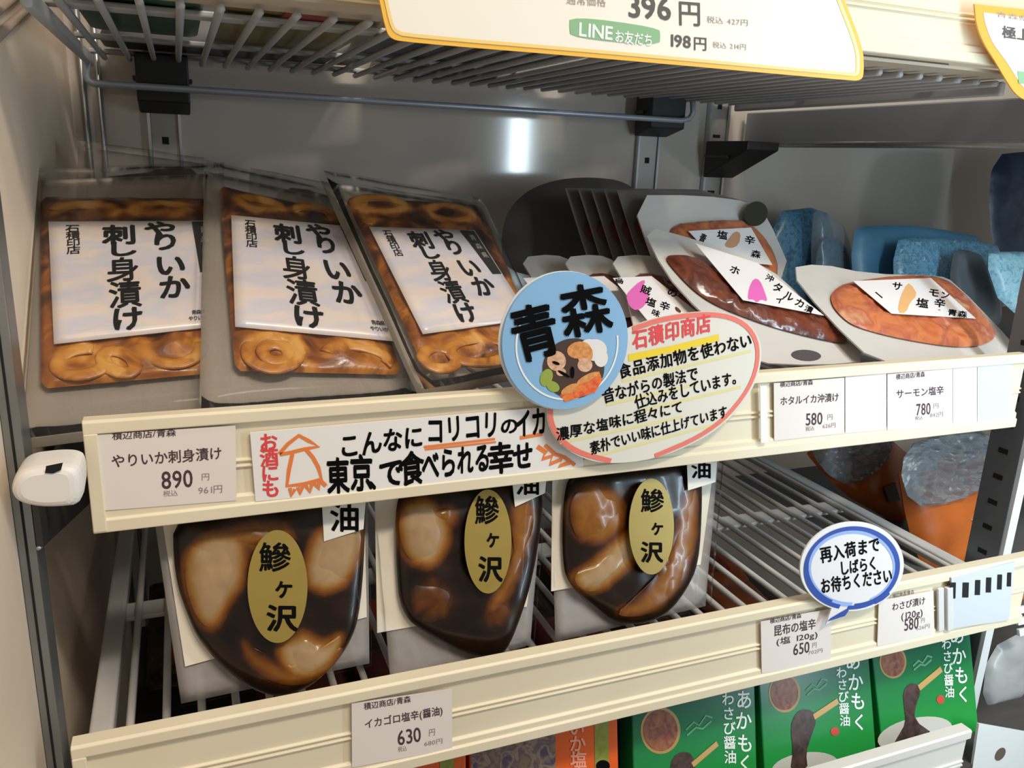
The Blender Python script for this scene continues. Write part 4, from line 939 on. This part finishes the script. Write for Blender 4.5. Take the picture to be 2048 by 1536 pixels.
orange_pack(FOb, [(936, 1320), (1228, 1255), (1240, 1640), (942, 1680)], [(937, 1322), (1106, 1286), (1112, 1650), (943, 1678)],
            [('い', (1153, 1455), ), ('か', (1155, 1487)), ('塩', (1157, 1519)), ('辛', (1159, 1551))] and [('い', (1153, 1455)), ('か', (1155, 1487)), ('塩', (1157, 1519)), ('辛', (1159, 1551))],
            [(1184, 1265), (1212, 1259), (1218, 1640), (1190, 1645)], 'orange pack with a purple squid photo beside the leftmost green pack', True)
orange_pack(FOa, [(640, 1380), (928, 1318), (934, 1690), (640, 1720)], None, [], [(876, 1330), (904, 1324), (908, 1690), (880, 1694)], 'orange pack below the 630 price tag, mostly cut by the frame', False)
orange_pack(Frame(.02, -.045, -.47, 0, 66), [(345, 1440), (630, 1380), (632, 1720), (345, 1780)], None, [], [(560, 1396), (590, 1390), (592, 1720), (562, 1730)], 'red brown pack standing below the leftmost soy pouch', False, mat('red pack', (140, 44, 20), .4))
# packs lying deeper on the bottom shelf, seen through the wires
NOOD = mat('dark noodle pack', (44, 30, 24), .35, c2=[(70, 44, 30), (30, 22, 20), (96, 66, 46)], scale=40, ramp=(.35, .7))
REDP = mat('red brown pack', (130, 42, 22), .4, c2=(96, 30, 18), scale=20)
ORD = mat('burnt orange pack', (168, 84, 40), .4, c2=(120, 56, 30), scale=18)
def lying(x, y, z, yaw, wd2, dp, m1, m2, label, seed):
    wd2 = min(wd2, .104) if y < .3 else wd2 * .9; F = Frame(x, y, z, 0, 6)
    r = thing('lying_pack', label, 'pack', F, 'packs lying under the wire shelf')
    mesh_obj('pack_body', pillow([(-wd2 / 2, 0), (wd2 / 2, 0), (wd2 / 2, dp), (-wd2 / 2, dp)], .014, .012, 0, 8, 8, 60, .002, 30, seed), m1, r, True)
    mesh_obj('printed_panel', slab([(-wd2 * .35, dp * .1), (wd2 * .3, dp * .1), (wd2 * .3, dp * .38), (-wd2 * .35, dp * .38)], .0125, .0155), m2, r)
lay = [(.045, .0, -.44, 4, .125, .2, NOOD, ORD, 'dark pack lying furthest left under the wire shelf'), (.17, .10, -.44, -3, .11, .2, REDP, NOOD, 'red brown lying pack behind the standing red brown pack'),
       (.285, .10, -.44, 2, .11, .2, REDP, ORD, 'red pack lying below the gap between the left soy pouches'), (.40, .10, -.44, 5, .11, .2, NOOD, REDP, 'dark pack lying below the middle soy pouch'),
       (.52, .10, -.44, -4, .12, .2, REDP, ORD, 'red brown pack under the bare wires right of the soy pouches'), (.65, .10, -.44, 3, .12, .2, NOOD, ORD, 'dark pack under the bare wires left of the speech bubble'),
       (.78, .10, -.44, 0, .12, .2, ORD, NOOD, 'burnt orange pack under the wires behind the speech bubble'),
       (.07, .33, -.44, 0, .16, .22, NOOD, REDP, 'dark pack lying at the rear left under the wire shelf'), (.25, .33, -.44, 0, .16, .22, NOOD, REDP, 'dark pack lying at the rear below the soy pouches'),
       (.45, .33, -.44, 0, .17, .22, NOOD, REDP, 'dark pack lying at the rear centre under the wires'), (.63, .33, -.44, 4, .15, .22, REDP, ORD, 'red brown pack lying at the rear under the bare wires'), (.80, .33, -.44, -3, .15, .22, ORD, REDP, 'burnt orange pack lying at the rear right under the wires')]
for i, a in enumerate(lay): lying(*a, i)
